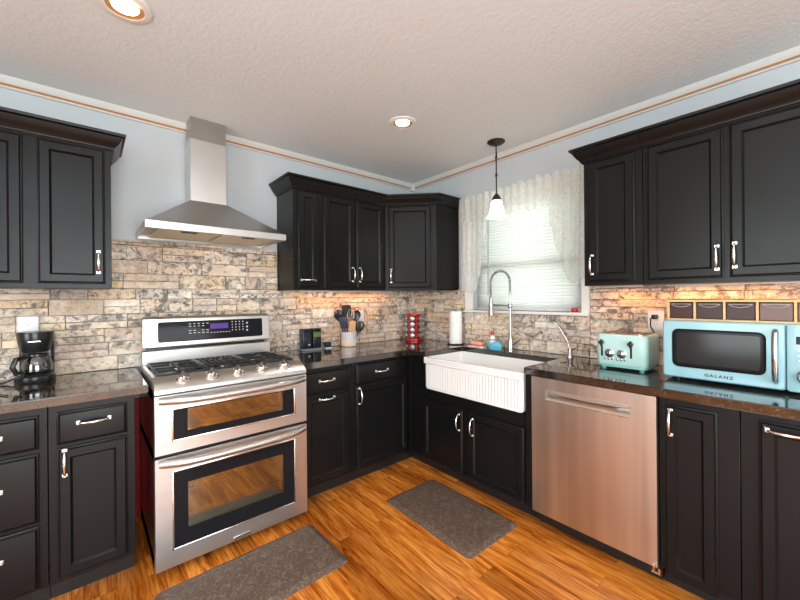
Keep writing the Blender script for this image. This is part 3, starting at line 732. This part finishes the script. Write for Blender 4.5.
# ------------------------------------------------------------------ hood
t = Thing('range_hood', 'stainless steel pyramid chimney hood above the gas range', 'range hood', (-1.966, -.25, 1.705))
hx0, hx1 = -2.345, -1.589
m = MB()
m.box(hx0, hx1, -.500, -.494, 1.705, 1.743).box(hx0, hx0+.006, -.494, -.030, 1.705, 1.743).box(hx1-.006, hx1, -.494, -.030, 1.705, 1.743).box(hx0, hx1, -.036, -.030, 1.705, 1.743)
t.part('rim', m, STEEL)
fx0, fx1, fyy = -2.073, -1.857, -.165
zc = 1.958
m = MB().add([(hx0+.004, -.496, 1.743), (hx1-.004, -.496, 1.743), (hx1-.004, -.030, 1.743), (hx0+.004, -.030, 1.743), (fx0, fyy, zc), (fx1, fyy, zc), (fx1, -.030, zc), (fx0, -.030, zc)],
             [(0, 1, 5, 4), (1, 2, 6, 5), (2, 3, 7, 6), (3, 0, 4, 7), (4, 5, 6, 7), (0, 3, 2, 1)])
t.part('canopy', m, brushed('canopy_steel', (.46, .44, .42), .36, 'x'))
t.part('chimney', MB().box(fx0, fx1, fyy, -.006, 1.956, 2.355, .002), STEEL)
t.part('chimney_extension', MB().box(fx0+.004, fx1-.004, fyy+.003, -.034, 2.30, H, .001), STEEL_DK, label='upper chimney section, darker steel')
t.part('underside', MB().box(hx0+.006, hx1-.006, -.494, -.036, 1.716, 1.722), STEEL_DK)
for a, b2 in ((hx0+.06, -1.975), (-1.957, hx1-.06)):
    f_ = t.part('grease_filter', MB().box(a, b2, -.45, -.08, 1.709, 1.717, .003), FILTER)
    t.part('filter_latch', MB().box((a+b2)/2-.04, (a+b2)/2+.04, -.43, -.405, 1.705, 1.710, .002), BLKPL, f_)

# ------------------------------------------------------------------ faucets and sink-side things
t = Thing('spring_faucet', 'tall chrome spring-neck pull-down faucet behind the sink', 'faucet', (1.205, -.10, CT), 'B')
fx, fy = 1.205, -.105
t.part('base', MB().lathe((fx, fy, CT), [(.030, 0), (.030, .006), (.024, .012), (.022, .09), (.018, .10)], 20), CHROME2)
t.part('riser', MB().tube([(fx, fy, CT+.09), (fx, fy, 1.36)], .0085, 12), CHROME2)
arc = [(fx, fy, 1.34), (fx, fy, 1.42)]
for i in range(17):
    q = pi*i/16; arc.append((fx-.085+.085*cos(q), fy-.01*i/16, 1.445+.085*sin(q)))
arc += [(fx-.170, fy-.010, 1.40), (fx-.168, fy-.010, 1.32)]
# resample the arc and coil a spring round it
P = [Vector(p) for p in arc]; ds = [0]
for a, b2 in zip(P, P[1:]): ds.append(ds[-1]+(b2-a).length)
def at_s(s):
    for i in range(len(P)-1):
        if s <= ds[i+1]+1e-9: return P[i].lerp(P[i+1], (s-ds[i])/(ds[i+1]-ds[i]))
    return P[-1]
tot = ds[-1]; N = 760; sp_ = []
for i in range(N+1):
    s = tot*i/N; p = at_s(s); d = (at_s(min(s+.004, tot))-at_s(max(s-.004, 0))).normalized(); a = Vector((0, 1, 0)); b2 = d.cross(a).normalized()
    q = 2*pi*s/.0085; sp_.append(p+(a*cos(q)+b2*sin(q))*.0095)
hs = t.part('hose', MB().tube([at_s(tot*i/40) for i in range(41)], .006, 10), GREYPL)
t.part('spring', MB().tube(sp_, .0021, 5), CHROME2, hs)
t.part('spray_head', MB().lathe((fx-.168, fy-.010, 1.175), [(.020, 0), (.021, .01), (.017, .06), (.014, .13), (.012, .15)], 18), STEEL_DK)
t.part('holder_arm', MB().tube([(fx, fy, 1.255), (fx-.08, fy-.004, 1.262), (fx-.150, fy-.008, 1.262)], .006, 8).lathe((fx-.168, fy-.01, 1.252), [(.019, 0), (.022, .003), (.022, .018), (.019, .02)], 18).lathe((fx, fy, 1.24), [(.015, 0), (.017, .004), (.017, .03), (.015, .034)], 16), CHROME2)
t.part('lever', MB().tube([(fx+.015, fy, CT+.055), (fx+.045, fy-.01, CT+.062), (fx+.105, fy-.03, CT+.095)], [.010, .008, .0055], 10), CHROME2)
t = Thing('filter_faucet', 'small chrome gooseneck faucet between the sink and the toaster', 'faucet', (1.655, -.095, CT), 'B')
gx, gy = 1.655, -.095
t.part('base', MB().lathe((gx, gy, CT), [(.026, 0), (.026, .006), (.017, .018), (.015, .055), (.010, .062)], 18), CHROME2)
t.part('spout', MB().tube([(gx, gy, CT+.05), (gx-.015, gy-.002, CT+.11), (gx-.06, gy-.01, CT+.19), (gx-.085, gy-.02, CT+.225), (gx-.115, gy-.03, CT+.232), (gx-.140, gy-.04, CT+.218), (gx-.150, gy-.045, CT+.185)], .0058, 10), CHROME2)
t.part('lever', MB().tube([(gx+.01, gy, CT+.048), (gx+.045, gy-.012, CT+.066)], [.006, .004], 8).tube([(gx-.01, gy-.02, CT+.035), (gx-.05, gy-.04, CT+.042)], [.006, .004], 8), CHROME2)

solo('sponge_tray', MB().rbox(.835, .985, -.168, -.085, CT, CT+.010, .012), WHITE_PL, 'white tray holding the sponge behind the sink', 'tray', (.91, -.13, CT), 'B')
t = Thing('sponge', 'orange and red scrub sponge on the white tray', 'sponge', (.91, -.125, CT+.010), 'B')
t.part('foam', MB().rbox(.857, .962, -.155, -.095, CT+.022, CT+.046, .01), SPONGE_O); t.part('scrub_layer', MB().rbox(.857, .962, -.155, -.095, CT+.010, CT+.022, .01), SPONGE_R, label='red scouring layer')
t = Thing('dish_soap_bottle', 'small dish soap bottle with white label and red cap', 'bottle', (1.045, -.11, CT), 'B')
t.part('bottle', MB().lathe((1.045, -.11, CT), [(.024, 0), (.027, .01), (.027, .05), (.022, .085), (.012, .105)], 20), WHITE_PL)
t.part('cap', MB().lathe((1.045, -.11, CT+.105), [(.014, 0), (.014, .018), (.010, .03), (.005, .034)], 16), RED)
t.part('emblem', MB().lathe((1.045, -.11, CT+.068), [(.0247, 0), (.0243, .006)], 20, cap=False), pbr('navy_print', (.03, .05, .22), .4))
t = Thing('sponge_caddy', 'light blue scalloped caddy beside the chrome faucet', 'caddy', (1.085, -.14, CT), 'B')
m = MB(); vs = []; fs = []; n = 48
for j, (rr_, hh_) in enumerate([(.85, 0), (1, .008), (1.04, .03), (1.1, .05)]):
    for i in range(n):
        q = 2*pi*i/n; z = CT+hh_+(.008*sin(q*7) if j == 3 else 0); vs.append((1.090+.062*rr_*cos(q), -.145+.024*rr_*sin(q), z))
for j in range(3):
    for i in range(n): fs.append((j*n+i, j*n+(i+1) % n, (j+1)*n+(i+1) % n, (j+1)*n+i))
fs.append(tuple(range(n)))
o = t.part('bowl', m.add(vs, fs, True), BLUESOAP); sd = o.modifiers.new('thick', 'SOLIDIFY'); sd.thickness = .002
t.part('brush_bristles', MB().lathe((1.115, -.145, CT+.006), [(.018, 0), (.020, .045), (.012, .058)], 14), BLUESOAP)

t = Thing('paper_towel_holder', 'dark upright paper towel holder near the room corner', 'holder', (.665, -.115, CT), 'B')
t.part('base', MB().lathe((.665, -.115, CT), [(.070, 0), (.072, .004), (.070, .008), (.012, .010)], 28), BLKPL)
t.part('rod', MB().tube([(.665, -.115, CT+.008), (.665, -.115, CT+.305)], .005, 8).lathe((.665, -.115, CT+.300), [(.006, 0), (.009, .006), (.005, .014)], 12), CHROME2)
solo('paper_towel_roll', MB().lathe((.665, -.115, CT+.010), [(.0195, 0), (.055, 0), (.055, .280), (.0195, .280)], 40, cap=False), PAPER, 'white paper towel roll standing on its upright holder', 'paper towel', (.665, -.115, CT+.010), 'B')
solo('red_ornament', MB().lathe((1.652, -.012, 1.215), [(.012, 0), (.020, .008), (.022, .018), (.016, .030), (.004, .034)], 18), RED, 'small round red ornament on the window sill', 'ornament', (1.652, -.012, 1.215), 'B')

# ------------------------------------------------------------------ spice carousel
sc_ = Vector((-.165, -.180, CT))
t = Thing('spice_carousel', 'red revolving spice carousel in the corner of the counter', 'spice rack', tuple(sc_), rot=R(0))
def cz(m): return m
hh_ = .245
t.part('base', MB().lathe(tuple(sc_), [(.082, 0), (.088, .004), (.088, .016), (.078, .022)], 32), RED)
t.part('core', MB().lathe((sc_.x, sc_.y, CT+.020), [(.042, 0), (.042, .222)], 6), RED)
t.part('top_plate', MB().lathe((sc_.x, sc_.y, CT+.242), [(.074, 0), (.080, .003), (.078, .014), (.04, .020)], 32), RED)
for k in range(6):
    q = R(-145+30+60*k); c = (sc_.x+.064*cos(q), sc_.y+.064*sin(q))
    t.part('frame_post', MB().box(-.009, .009, -.005, .005, CT+.018, CT+.244, .003, M=Matrix.Translation((c[0], c[1], 0)) @ Matrix.Rotation(q+pi/2, 4, 'Z')), RED)
rown = ['bottom', 'second lowest', 'second highest', 'top']
proto = None
for a, fn in ((-145, 'the column facing the room'), (-85, 'the column facing the sink'), (-25, 'the column facing the window wall'), (155, 'the column facing the stove')):
    for r_ in range(4):
        q = R(a); loc = (sc_.x+.046*cos(q), sc_.y+.046*sin(q), CT+.052+.053*r_)
        lab = '%s spice jar in the red carousel, %s' % (rown[r_], fn)
        if proto is None:
            T = Thing('spice_jar', lab, 'jar', (0, 0, 0), group='spice jars in the red carousel', rot=q); T.root.location = loc
            T.part('jar', MB().lathe((0, 0, 0), [(.013, 0), (.0195, .006), (.0195, .030)], 16, 'x'), SEED)
            T.part('lid', MB().lathe((.030, 0, 0), [(.0235, 0), (.0235, .014), (.020, .016)], 16, 'x'), JARLID); proto = T.root
        else: copy_thing(proto, loc, q, lab)

# ------------------------------------------------------------------ utensil crock
cx, cy = -.862, -.105
t = Thing('utensil_crock', 'two-tone cream and grey crock holding cooking utensils', 'crock', (cx, cy, CT))
m = MB().lathe((cx, cy, CT), [(.060, 0), (.066, .006), (.068, .060)], 32, cap=False); m.f.append(tuple(range(32))); m.sm.append(False)
t.part('lower_body', m, CREAM)
t.part('upper_band', MB().lathe((cx, cy, CT+.060), [(.068, 0), (.069, .062), (.066, .066), (.061, .062), (.060, .0)], 32, cap=False), SALT, label='grey glazed upper band')
def utensil(name, lab, cat, dx, dy, tiltx, tilty, length, head, mat, hmat=None):
    b0 = Vector((cx+dx, cy+dy, CT+.010)); d = Vector((tiltx, tilty, 1)).normalized(); e_ = b0+d*length
    T = Thing(name, lab, cat, tuple(b0))
    T.part('handle', MB().tube([b0, b0+d*length*.5, e_], [.006, .0065, .005], 10), hmat or mat)
    zax = d; rot = Vector((0, 0, 1)).rotation_difference(zax).to_matrix().to_4x4(); M = Matrix.Translation(e_) @ rot @ Matrix.Rotation(R(-35), 4, 'Z')
    h = MB()
    if head == 'spoon':
        prof = [(.004, -.012), (.018, 0), (.029, .025), (.031, .045), (.024, .066), (.008, .078)]
        h.lathe((0, 0, 0), prof, 20); h.v = [(x, y*.28, z) for x, y, z in h.v]
    elif head == 'turner':
        h.rbox(-.032, .032, -.003, .003, -.006, .085, .012, 'y', 4, 0)
    elif head == 'spatula':
        h.rbox(-.023, .023, -.005, .005, -.01, .080, .012, 'y', 4, .002)
    elif head == 'whisk':
        for k in range(5):
            q0 = pi*k/5; pts = []
            for i in range(13):
                u = i/12*pi; pts.append((.026*sin(u)*cos(q0)*(1 if 1 else 0)*(1), .026*sin(u)*sin(q0), .09*(1-cos(u))/2)); 
            h.tube(pts, .0012, 5)
            h.tube([(-p[0], -p[1], p[2]) for p in pts], .0012, 5)
    elif head == 'ladle':
        h.lathe((0, -.02, .02), [(.004, -.03), (.026, -.020), (.036, 0), (.034, .0)], 20)
    h.v = [(x*1.22, y, z*1.15) for x, y, z in h.v]; T.part('head', tf(h, M), mat)
utensil('cooking_spoon', 'black cooking spoon leaning out of the crock towards the stove', 'spoon', -.020, .012, -.28, .00, .225, 'spoon', BLKPL)
utensil('turner', 'black turner leaning forward in the crock', 'turner', -.015, -.018, -.36, -.12, .17, 'spatula', pbr('slate_nylon', (.035, .05, .085), .35))
utensil('slotted_turner', 'wide dark turner standing upright in the crock', 'turner', .000, .020, -.02, .02, .245, 'turner', BLKPL)
utensil('whisk', 'wire whisk standing upright in the middle of the crock', 'whisk', .006, .004, .06, .0, .205, 'whisk', STEEL_DK, BLKPL)
utensil('ladle', 'dark ladle leaning out of the crock towards the room corner', 'ladle', .022, .012, .27, .02, .215, 'spoon', BLKPL)
utensil('wooden_spoon', 'short wooden spoon with a pale head in the crock', 'spoon', .004, -.030, .0, -.12, .12, 'spatula', WOODSP)
utensil('measuring_spoon', 'short black scoop resting low at the rim of the crock', 'spoon', 0.030, -.028, .26, -.22, .125, 'spoon', BLKPL)

# canisters
solo('canister_tray', MB().rbox(-1.305, -1.120, -.140, -.045, CT, CT+.014, .012), GREYPL, 'shallow grey tray under two dark tins', 'tray', (-1.212, -.09, CT))
for x_, lab, dcol in ((-1.262, 'dark tin on the grey tray, nearer the stove', (.012, .02, .028)), (-1.172, 'dark tin with a green upper label, nearer the crock', (.010, .018, .022))):
    T = Thing('tea_tin', lab, 'tin', (x_, -.092, CT+.014), group='dark tins on the grey tray')
    T.part('body', MB().rbox(x_-.036, x_+.036, -.126, -.058, CT+.014, CT+.158, .008), pbr('navy_tin', dcol, .22))
    T.part('lid', MB().rbox(x_-.035, x_+.035, -.127, -.057, CT+.158, CT+.172, .008), BLKPL)
    if 'green' in lab: T.part('label_band', MB().box(x_-.030, x_+.030, -.1275, -.126, CT+.104, CT+.142), pbr('olive_print', (.12, .17, .04), .5))
    else: T.part('label_strip', MB().box(x_+.010, x_+.026, -.1275, -.126, CT+.040, CT+.052), MARK)
T = Thing('candle_cube', 'tiny dark green square votive with a pale base, beside the crock', 'candle', (-1.070, -.105, CT))
T.part('base', MB().rbox(-1.094, -1.044, -.130, -.080, CT, CT+.009, .005), WHITE_PL)
T.part('cup', MB().rbox(-1.092, -1.046, -.128, -.082, CT+.009, CT+.052, .004), GREENBK)

# ------------------------------------------------------------------ coffee maker
mx, my = -2.778, -.140
t = Thing('coffee_maker', 'small black drip coffee maker with glass carafe on the counter', 'coffee maker', (mx, my, CT))
t.part('base', MB().lathe((mx, my, CT), [(.074, 0), (.078, .008), (.076, .028), (.064, .040), (.03, .044)], 32), BLKPL)
t.part('tower', MB().rbox(mx-.062, mx+.068, my+.030, my+.100, CT+.004, CT+.240, .014), BLKPL)
m = MB(); n = 32; vs = []; fs = []
pr = [(.052, .150), (.057, .155), (.066, .205), (.071, .246), (.068, .254), (.03, .256)]
t.part('filter_basket', MB().lathe((mx, my+.010, CT), pr, 32), BLKPL)
t.part('trim_line', MB().box(mx-.022, mx+.024, my-.060, my-.056, CT+.205, CT+.210, .001), CHROME)
ca = t.part('carafe', MB().lathe((mx+.008, my-.006, CT+.044), [(.048, 0), (.058, .010), (.060, .035), (.050, .070), (.038, .086)], 32), CARAFE)
t.part('carafe_band', MB().lathe((mx+.008, my-.006, CT+.128), [(.042, 0), (.044, .003), (.043, .012), (.030, .014)], 28), BLKPL, ca)
t.part('carafe_handle', MB().tube([(mx-.030, my-.045, CT+.130), (mx-.062, my-.078, CT+.126), (mx-.072, my-.088, CT+.09), (mx-.060, my-.078, CT+.055), (mx-.044, my-.056, CT+.062)], [.010, .012, .011, .010, .007], 10), BLKPL, ca)
solo('power_cord', MB().tube([(mx-.06, my+.02, CT+.03), (mx-.10, my+.0, CT+.010), (mx-.16, my-.03, CT+.004), (mx-.24, my-.05, CT+.004), (mx-.34, my+.0, CT+.004)], .0032, 8).tube([(mx-.34, my+.0, CT+.004), (mx-.22, my-.10, CT+.004), (mx-.13, my-.20, CT+.004), (mx-.085, my-.30, CT+.004), (mx-.06, my-.34, CT+.004)], .0032, 8), BLKPL,
     'black cord trailing over the counter from the coffee maker', 'cord', (mx-.1, my, CT))

# ------------------------------------------------------------------ outlets
def outlet(name_lab, x, z, frame, w=.074, h=.118, duplex=True):
    T = Thing('wall_outlet', name_lab, 'outlet', (x, -.030, z-h/2), frame)
    T.part('plate', MB().box(x-w/2, x+w/2, -.038, -.020, z-h/2, z+h/2, .003, 2), OUTM)
    s = MB()
    for zz in (z-.022, z+.022):
        s.box(x-.008, x-.006, -.0405, -.038, zz-.004, zz+.006); s.box(x+.006, x+.008, -.0405, -.038, zz-.004, zz+.006); s.cyl((x, -.038, zz-.011), .0025, -.0022, 'y', 8)
    T.part('socket_face', MB().rbox(x-.017, x+.017, -.040, -.037, z-.042, z+.042, .006, 'y', 4, 0), WHITE_PL)
    T.part('slots', s, SLOT); return T
outlet('white wall outlet above the coffee maker', -2.812, 1.185, 'A', .080)
outlet('white outlet plate on the stone behind the utensil crock', -.690, 1.155, 'A')
outlet('white wall outlet between toaster and microwave, with a black plug', 2.133, 1.180, 'B', .080)
T = Thing('power_cord', 'black plug and cord running from the outlet to the microwave', 'cord', (2.133, -.04, 1.2), 'B')
T.part('plug', MB().box(2.118, 2.148, -.070, -.0405, 1.190, 1.216, .005, 2), BLKPL)
T.part('cable', MB().tube([(2.133, -.070, 1.203), (2.120, -.085, 1.195), (2.122, -.095, 1.15), (2.145, -.10, 1.105), (2.19, -.10, 1.07), (2.255, -.09, 1.04)], .0035, 8), BLKPL)

# ------------------------------------------------------------------ toaster (run frame B)
t = Thing('toaster', 'mint green four-slot toaster on the granite counter', 'toaster', (2.03, -.24, CT), 'B')
ax0, ax1, ay0, ay1, az0, az1 = 1.908, 2.168, -.325, -.090, CT+.022, CT+.198
t.part('shell', MB().rbox(ax0, ax1, ay0, ay1, az0, az1, .034, 'z', 7, .016), MINT)
t.part('skirt', MB().rbox(ax0+.006, ax1-.006, ay0+.004, ay1-.006, CT+.012, CT+.026, .032, 'z', 6, .002), MINT_DK)
for x_ in (ax0+.035, ax1-.035):
    for y_ in (ay0+.035, ay1-.035): t.part('foot', MB().lathe((x_, y_, CT), [(.012, 0), (.014, .013)], 14), MINT_DK)
t.part('top_plate', MB().rbox(ax0+.018, ax1-.018, ay0+.016, ay1-.016, az1-.003, az1+.003, .026, 'z', 6, 0), CHROME2)
for i in range(4):
    xx = ax0+.044+i*.055
    t.part('bread_slot', MB().box(xx, xx+.022, ay0+.035, ay1-.035, az1+.0028, az1+.0042), pbr('slot_dark', (.10, .04, .03), .4))
for i, xx in enumerate((1.944, 2.092)):
    t.part('lever_slot', MB().rbox(xx-.005, xx+.005, ay0-.002, ay0+.004, CT+.070, CT+.158, .004, 'y', 3, 0), BLKPL)
    t.part('lever', MB().box(xx-.013, xx+.013, ay0-.022, ay0-.002, CT+.140, CT+.156, .003, 2).box(xx-.005, xx+.005, ay0-.016, ay0-.002, CT+.128, CT+.165, .002), BLKPL)
for xx in (1.985, 2.047):
    d_ = t.part('browning_dial', MB().lathe((xx, ay0, CT+.090), [(.024, 0), (.024, -.005), (.017, -.007), (.016, -.016), (.013, -.018)], 22, 'y'), CHROME2)
    t.part('dial_pointer', MB().box(xx-.002, xx+.002, ay0-.020, ay0-.018, CT+.090, CT+.104), BLKPL, d_)
for i in range(6):
    xx = 1.962+i*.019+(.006 if i > 2 else 0); t.part('button', MB().lathe((xx, ay0, CT+.058), [(.0062, 0), (.0062, -.004), (.0045, -.005)], 12, 'y'), CHROME2)

# ------------------------------------------------------------------ microwave (run frame B)
t = Thing('microwave', 'aqua blue retro microwave with black window on the counter', 'microwave', (2.50, -.23, CT), 'B')
qx0, qx1, qy0, qy1, qz0, qz1 = 2.250, 2.790, -.385, -.055, CT+.014, CT+.290
t.part('case', MB().rbox(qx0, qx1, qy0+.035, qy1, qz0, qz1, .016, 'y', 5, .004), AQUA)
for x_ in (qx0+.05, qx1-.05):
    for y_ in (qy0+.06, qy1-.05): t.part('foot', MB().cyl((x_, y_, CT), .014, .015), BLKPL)
sm = 2.676
# door with an opening for the window
wx0, wx1, wz0, wz1 = 2.288, 2.618, CT+.066, CT+.252
dm = MB()
for a, b2, c, d in ((qx0, sm-.001, wz1, qz1), (qx0, sm-.001, qz0, wz0), (qx0, wx0, wz0, wz1), (wx1, sm-.001, wz0, wz1)): pass
bm = bmesh.new()
def rl(x0, x1, z0, z1, y, r, n=6):
    out = []
    for cx_, cz_, a0 in ((x1-r, z1-r, 0), (x0+r, z1-r, 90), (x0+r, z0+r, 180), (x1-r, z0+r, 270)):
        for k in range(n+1):
            q = R(a0+90*k/n); out.append(bm.verts.new((cx_+r*cos(q), y, cz_+r*sin(q))))
    return out
ls = [rl(qx0, sm-.0015, qz0, qz1, qy0+.034, .014), rl(qx0, sm-.0015, qz0, qz1, qy0+.008, .014), rl(qx0+.007, sm-.007, qz0+.007, qz1-.007, qy0, .010), rl(wx0, wx1, wz0, wz1, qy0, .028), rl(wx0, wx1, wz0, wz1, qy0+.006, .028)]
for a, b2 in zip(ls, ls[1:]):
    n = len(a)
    for i in range(n): bm.faces.new((a[i], a[(i+1) % n], b2[(i+1) % n], b2[i]))
dr = t.part('door', MB().take(bm, True), AQUA)
t.part('window_border', MB().rings(wx0+.001, wx1-.001, wz0+.001, wz1-.001, qy0+.010, [(0, 0), (0, .004), (.004, .006), (.016, .006), (.017, .004)], r=.027, seg=6), BLKGLASS, dr)
t.part('window_reflection_screen', MB().rings(wx0+.018, wx1-.018, wz0+.018, wz1-.018, qy0+.0062, [(0, 0), (0, .0008)], r=.012, seg=5), pbr('microwave_screen', (.02, .02, .021), .12, spec=.35), dr)
hp = [(2.645, qy0-.002, CT+.048), (2.645, qy0-.022, CT+.058), (2.645, qy0-.030, CT+.10), (2.645, qy0-.031, CT+.155), (2.645, qy0-.030, CT+.21), (2.645, qy0-.022, CT+.252), (2.645, qy0-.002, CT+.262)]
t.part('door_handle', MB().tube(hp, [.010, .0105, .0105, .0105, .0105, .0105, .010], 14), CHROME2, dr)
pn = t.part('control_panel', MB().rbox(sm+.0015, qx1, qy0, qy0+.034, qz0, qz1, .012, 'y', 5, .004), AQUA)
t.part('clock_display', MB().box(2.704, 2.764, qy0-.003, qy0+.002, CT+.210, CT+.242, .002), BLKGLASS, pn)
t.part('display_digit', MB().box(2.722, 2.736, qy0-.0036, qy0-.003, CT+.220, CT+.231), MARK, pn)
for zz in (.180, .160, .140): t.part('button', MB().box(2.706, 2.740, qy0-.003, qy0+.001, CT+zz, CT+zz+.008, .002), CHROME2, pn)
t.part('dial', MB().lathe((2.735, qy0, CT+.080), [(.030, 0), (.031, -.004), (.027, -.006), (.025, -.020), (.022, -.023)], 28, 'y'), CHROME2, pn)
# lettering on the door
cu_ = bpy.data.curves.new('lettering', 'FONT'); cu_.body = 'GALANZ'; cu_.size = .0185; cu_.extrude = .0006; cu_.offset = .0006; cu_.space_character = 1.35; cu_.align_x = 'CENTER'; cu_.align_y = 'CENTER'
to = bpy.data.objects.new('lettering', cu_); COL.objects.link(to); bpy.context.view_layer.update()
me = bpy.data.meshes.new_from_object(to.evaluated_get(bpy.context.evaluated_depsgraph_get())); bpy.data.objects.remove(to)
for v in me.vertices: v.co = Vector((v.co.x*1.12+2.463-2.50, -v.co.z+qy0-.0008+.23, v.co.y+.030+.010))
me.materials.clear(); me.materials.append(pbr('dark_lettering', (.03, .04, .06), .3)); lo = bpy.data.objects.new('lettering', me); COL.objects.link(lo); lo.parent = dr

# bamboo organizer on top of the microwave
MT = qz1
t = Thing('bamboo_organizer', 'long bamboo organizer with small drawers on top of the microwave', 'organizer', (2.5, -.25, MT), 'B')
bx0, bx1, by0, by1, bz0, bz1 = 2.262, 2.800, -.345, -.200, MT+.0005, MT+.100
m = MB().box(bx0, bx1, by0, by1, bz0, bz0+.009, .001).box(bx0, bx1, by0, by1, bz1-.009, bz1, .001).box(bx0, bx1, by1-.006, by1, bz0, bz1)
div = [bx0, 2.371, 2.479, 2.588, 2.702, bx1]
for k, x_ in enumerate(div): m.box(max(bx0, x_-.0045), min(bx1, x_+.0045) if k else bx0+.009, by0, by1, bz0+.009, bz1-.009)
t.part('frame', m, BAMBOO_M)
for k in range(5):
    a, b2 = div[k]+.007+(.003 if k == 0 else 0), div[k+1]-.007
    mat = PLUM if k < 3 else pbr('pale_plum_plastic', (.17, .10, .09), .3, spec=.3)
    dd = t.part('drawer', MB().box(a, b2, by0+.003, by1-.010, bz0+.011, bz1-.013, .002), mat)
    mid = (a+b2)/2; hw = (b2-a)*.42; vs = []
    lip = MB().tube([(mid-hw, by0+.001, bz1-.020), (mid-hw*.6, by0-.002, bz1-.030), (mid, by0-.004, bz1-.034), (mid+hw*.6, by0-.002, bz1-.030), (mid+hw, by0+.001, bz1-.020)], .002, 8).tube([(mid-hw, by0+.001, bz1-.019), (mid+hw, by0+.001, bz1-.019)], .0016, 6)
    t.part('finger_lip', lip, pbr('smoky_lip', (.35, .30, .30), .15), dd)

# ------------------------------------------------------------------ floor mats
def floor_mat(lab, cx, cy, w, d, rot):
    T = Thing('floor_mat', lab, 'mat', (cx, cy, 0), rot=R(rot))
    bm = bmesh.new(); loops = []
    for ins, z, r in ((0, 0, .03), (0, .004, .03), (.030, .018, .015), (.034, .018, .015)):
        out = []
        for sx, sy, a0 in ((1, 1, 0), (-1, 1, 90), (-1, -1, 180), (1, -1, 270)):
            for k in range(6):
                q = R(a0+90*k/5); out.append(bm.verts.new((cx+sx*(w/2-ins-r)+r*cos(q), cy+sy*(d/2-ins-r)+r*sin(q), z)))
        loops.append(out)
    for a, b2 in zip(loops, loops[1:]):
        for i in range(24): bm.faces.new((a[i], a[(i+1) % 24], b2[(i+1) % 24], b2[i]))
    bm.faces.new(loops[0][::-1]); bm.faces.new(loops[-1]); T.part('cushion', MB().take(bm), MAT)
floor_mat('brown embossed anti-fatigue mat lying in front of the stove', -1.967, -1.018, .770, .410, 1.0)
floor_mat('brown embossed anti-fatigue mat lying in front of the sink', -.893, -1.262, .440, .705, -1.0)

# ------------------------------------------------------------------ lamps
def lamp_light(name, parent, z, power, col, r=.05, kind='SPOT'):
    l = bpy.data.lights.new(name, kind); l.energy = power; l.color = col; l.shadow_soft_size = r
    if kind == 'SPOT': l.spot_size = R(150); l.spot_blend = .9
    o = bpy.data.objects.new(name, l); COL.objects.link(o); o.parent = parent; o.location = (0, 0, z); return o
first = None
spots = [(-.970, -.955, 'recessed ceiling light between the hood and the pendant lamp'), (-2.452, -.980, 'recessed ceiling light near the chimney, cut by the picture edge'),
         (-2.415, -2.6, 'added unseen recessed ceiling light above the camera'), (-.970, -2.6, 'added unseen recessed ceiling light in front of the microwave cabinets'), (-3.9, -2.6, 'added unseen recessed ceiling light towards the side opening'), (-2.415, -4.3, 'added unseen recessed ceiling light near the rear opening')]  # the last four are unseen fixtures, added for their light
for i, (x, y, lab) in enumerate(spots):
    if first is None:
        T = Thing('recessed_light', lab, 'ceiling light', (x, y, H), group='recessed ceiling lights')
        T.part('trim_ring', MB().lathe((x, y, H), [(.088, .0), (.088, -.006), (.066, -.010), (.056, -.002), (.056, 0)], 40, cap=False), WHITE_P)
        T.part('reflector', MB().lathe((x, y, H), [(.064, -.009), (.056, -.0035), (.044, -.0028)], 40, cap=False), pbr('copper_reflector', (.75, .38, .16), .3, .6))
        T.part('lens', MB().lathe((x, y, H), [(.047, -.001), (.045, -.006), (.020, -.009), (.001, -.010)], 32), LENS)
        first = T.root
        lamp_light('lamp_light', first, -.03, 9, (1, .88, .74))
    else: copy_thing(first, (x, y, H), None, lab)

px, py = -.232, -1.177
t = Thing('pendant_lamp', 'bronze pendant lamp with white bell glass shade over the sink', 'pendant lamp', (px, py, H))
t.part('ceiling_canopy', MB().lathe((px, py, H), [(.066, 0), (.066, -.006), (.050, -.018), (.016, -.028), (.006, -.034)], 32), BRONZE)
t.part('rod', MB().tube([(px, py, H-.03), (px, py, 2.10)], .0052, 10).lathe((px, py, 2.36), [(.006, 0), (.010, .006), (.010, .022), (.006, .028)], 12).lathe((px, py, 2.23), [(.006, 0), (.010, .006), (.010, .018), (.006, .024)], 12)
       .tube([(px+.012, py, 2.42), (px+.006, py, 2.33), (px-.010, py, 2.24), (px+.008, py, 2.12)], .0014, 6), BRONZE)
t.part('socket_cup', MB().lathe((px, py, 2.052), [(.034, 0), (.034, .008), (.026, .030), (.010, .050)], 24), BRONZE)
o = t.part('glass_shade', MB().lathe((px, py, 1.922), [(.075, 0), (.064, .012), (.052, .040), (.044, .080), (.040, .110), (.030, .130)], 32, cap=False), SHADE)
sd = o.modifiers.new('thick', 'SOLIDIFY'); sd.thickness = .003
lamp_light('lamp_light', t.root, 1.915-H, .35, (1, .9, .78), .04, 'POINT')

# warm strips of light under the wall cabinets
def under_light(lab, x, y0, frame, L, power):
    T = Thing('under_cabinet_light', lab, 'light', (x, y0, 1.388), frame)
    T.part('housing', MB().box(x-L/2-.01, x+L/2+.01, y0-.012, y0+.012, 1.380, 1.3875, .002), WHITE_P)
    l = bpy.data.lights.new('warm_strip', 'AREA'); l.shape = 'RECTANGLE'; l.size = L; l.size_y = .015; l.energy = power; l.color = (1, .38, .11)
    o = bpy.data.objects.new('warm_strip', l); COL.objects.link(o); o.parent = T.root; o.location = (0, 0, -.010)
under_light('slim light strip under the double-door cabinet above the microwave', 2.46, -.10, 'B', .50, 1.2)
under_light('slim light strip under the single-door cabinet beside the window', 1.98, -.10, 'B', .20, .45)
under_light('slim light strip under the wall cabinets near the room corner', -.85, -.10, 'A', .9, 1.3)
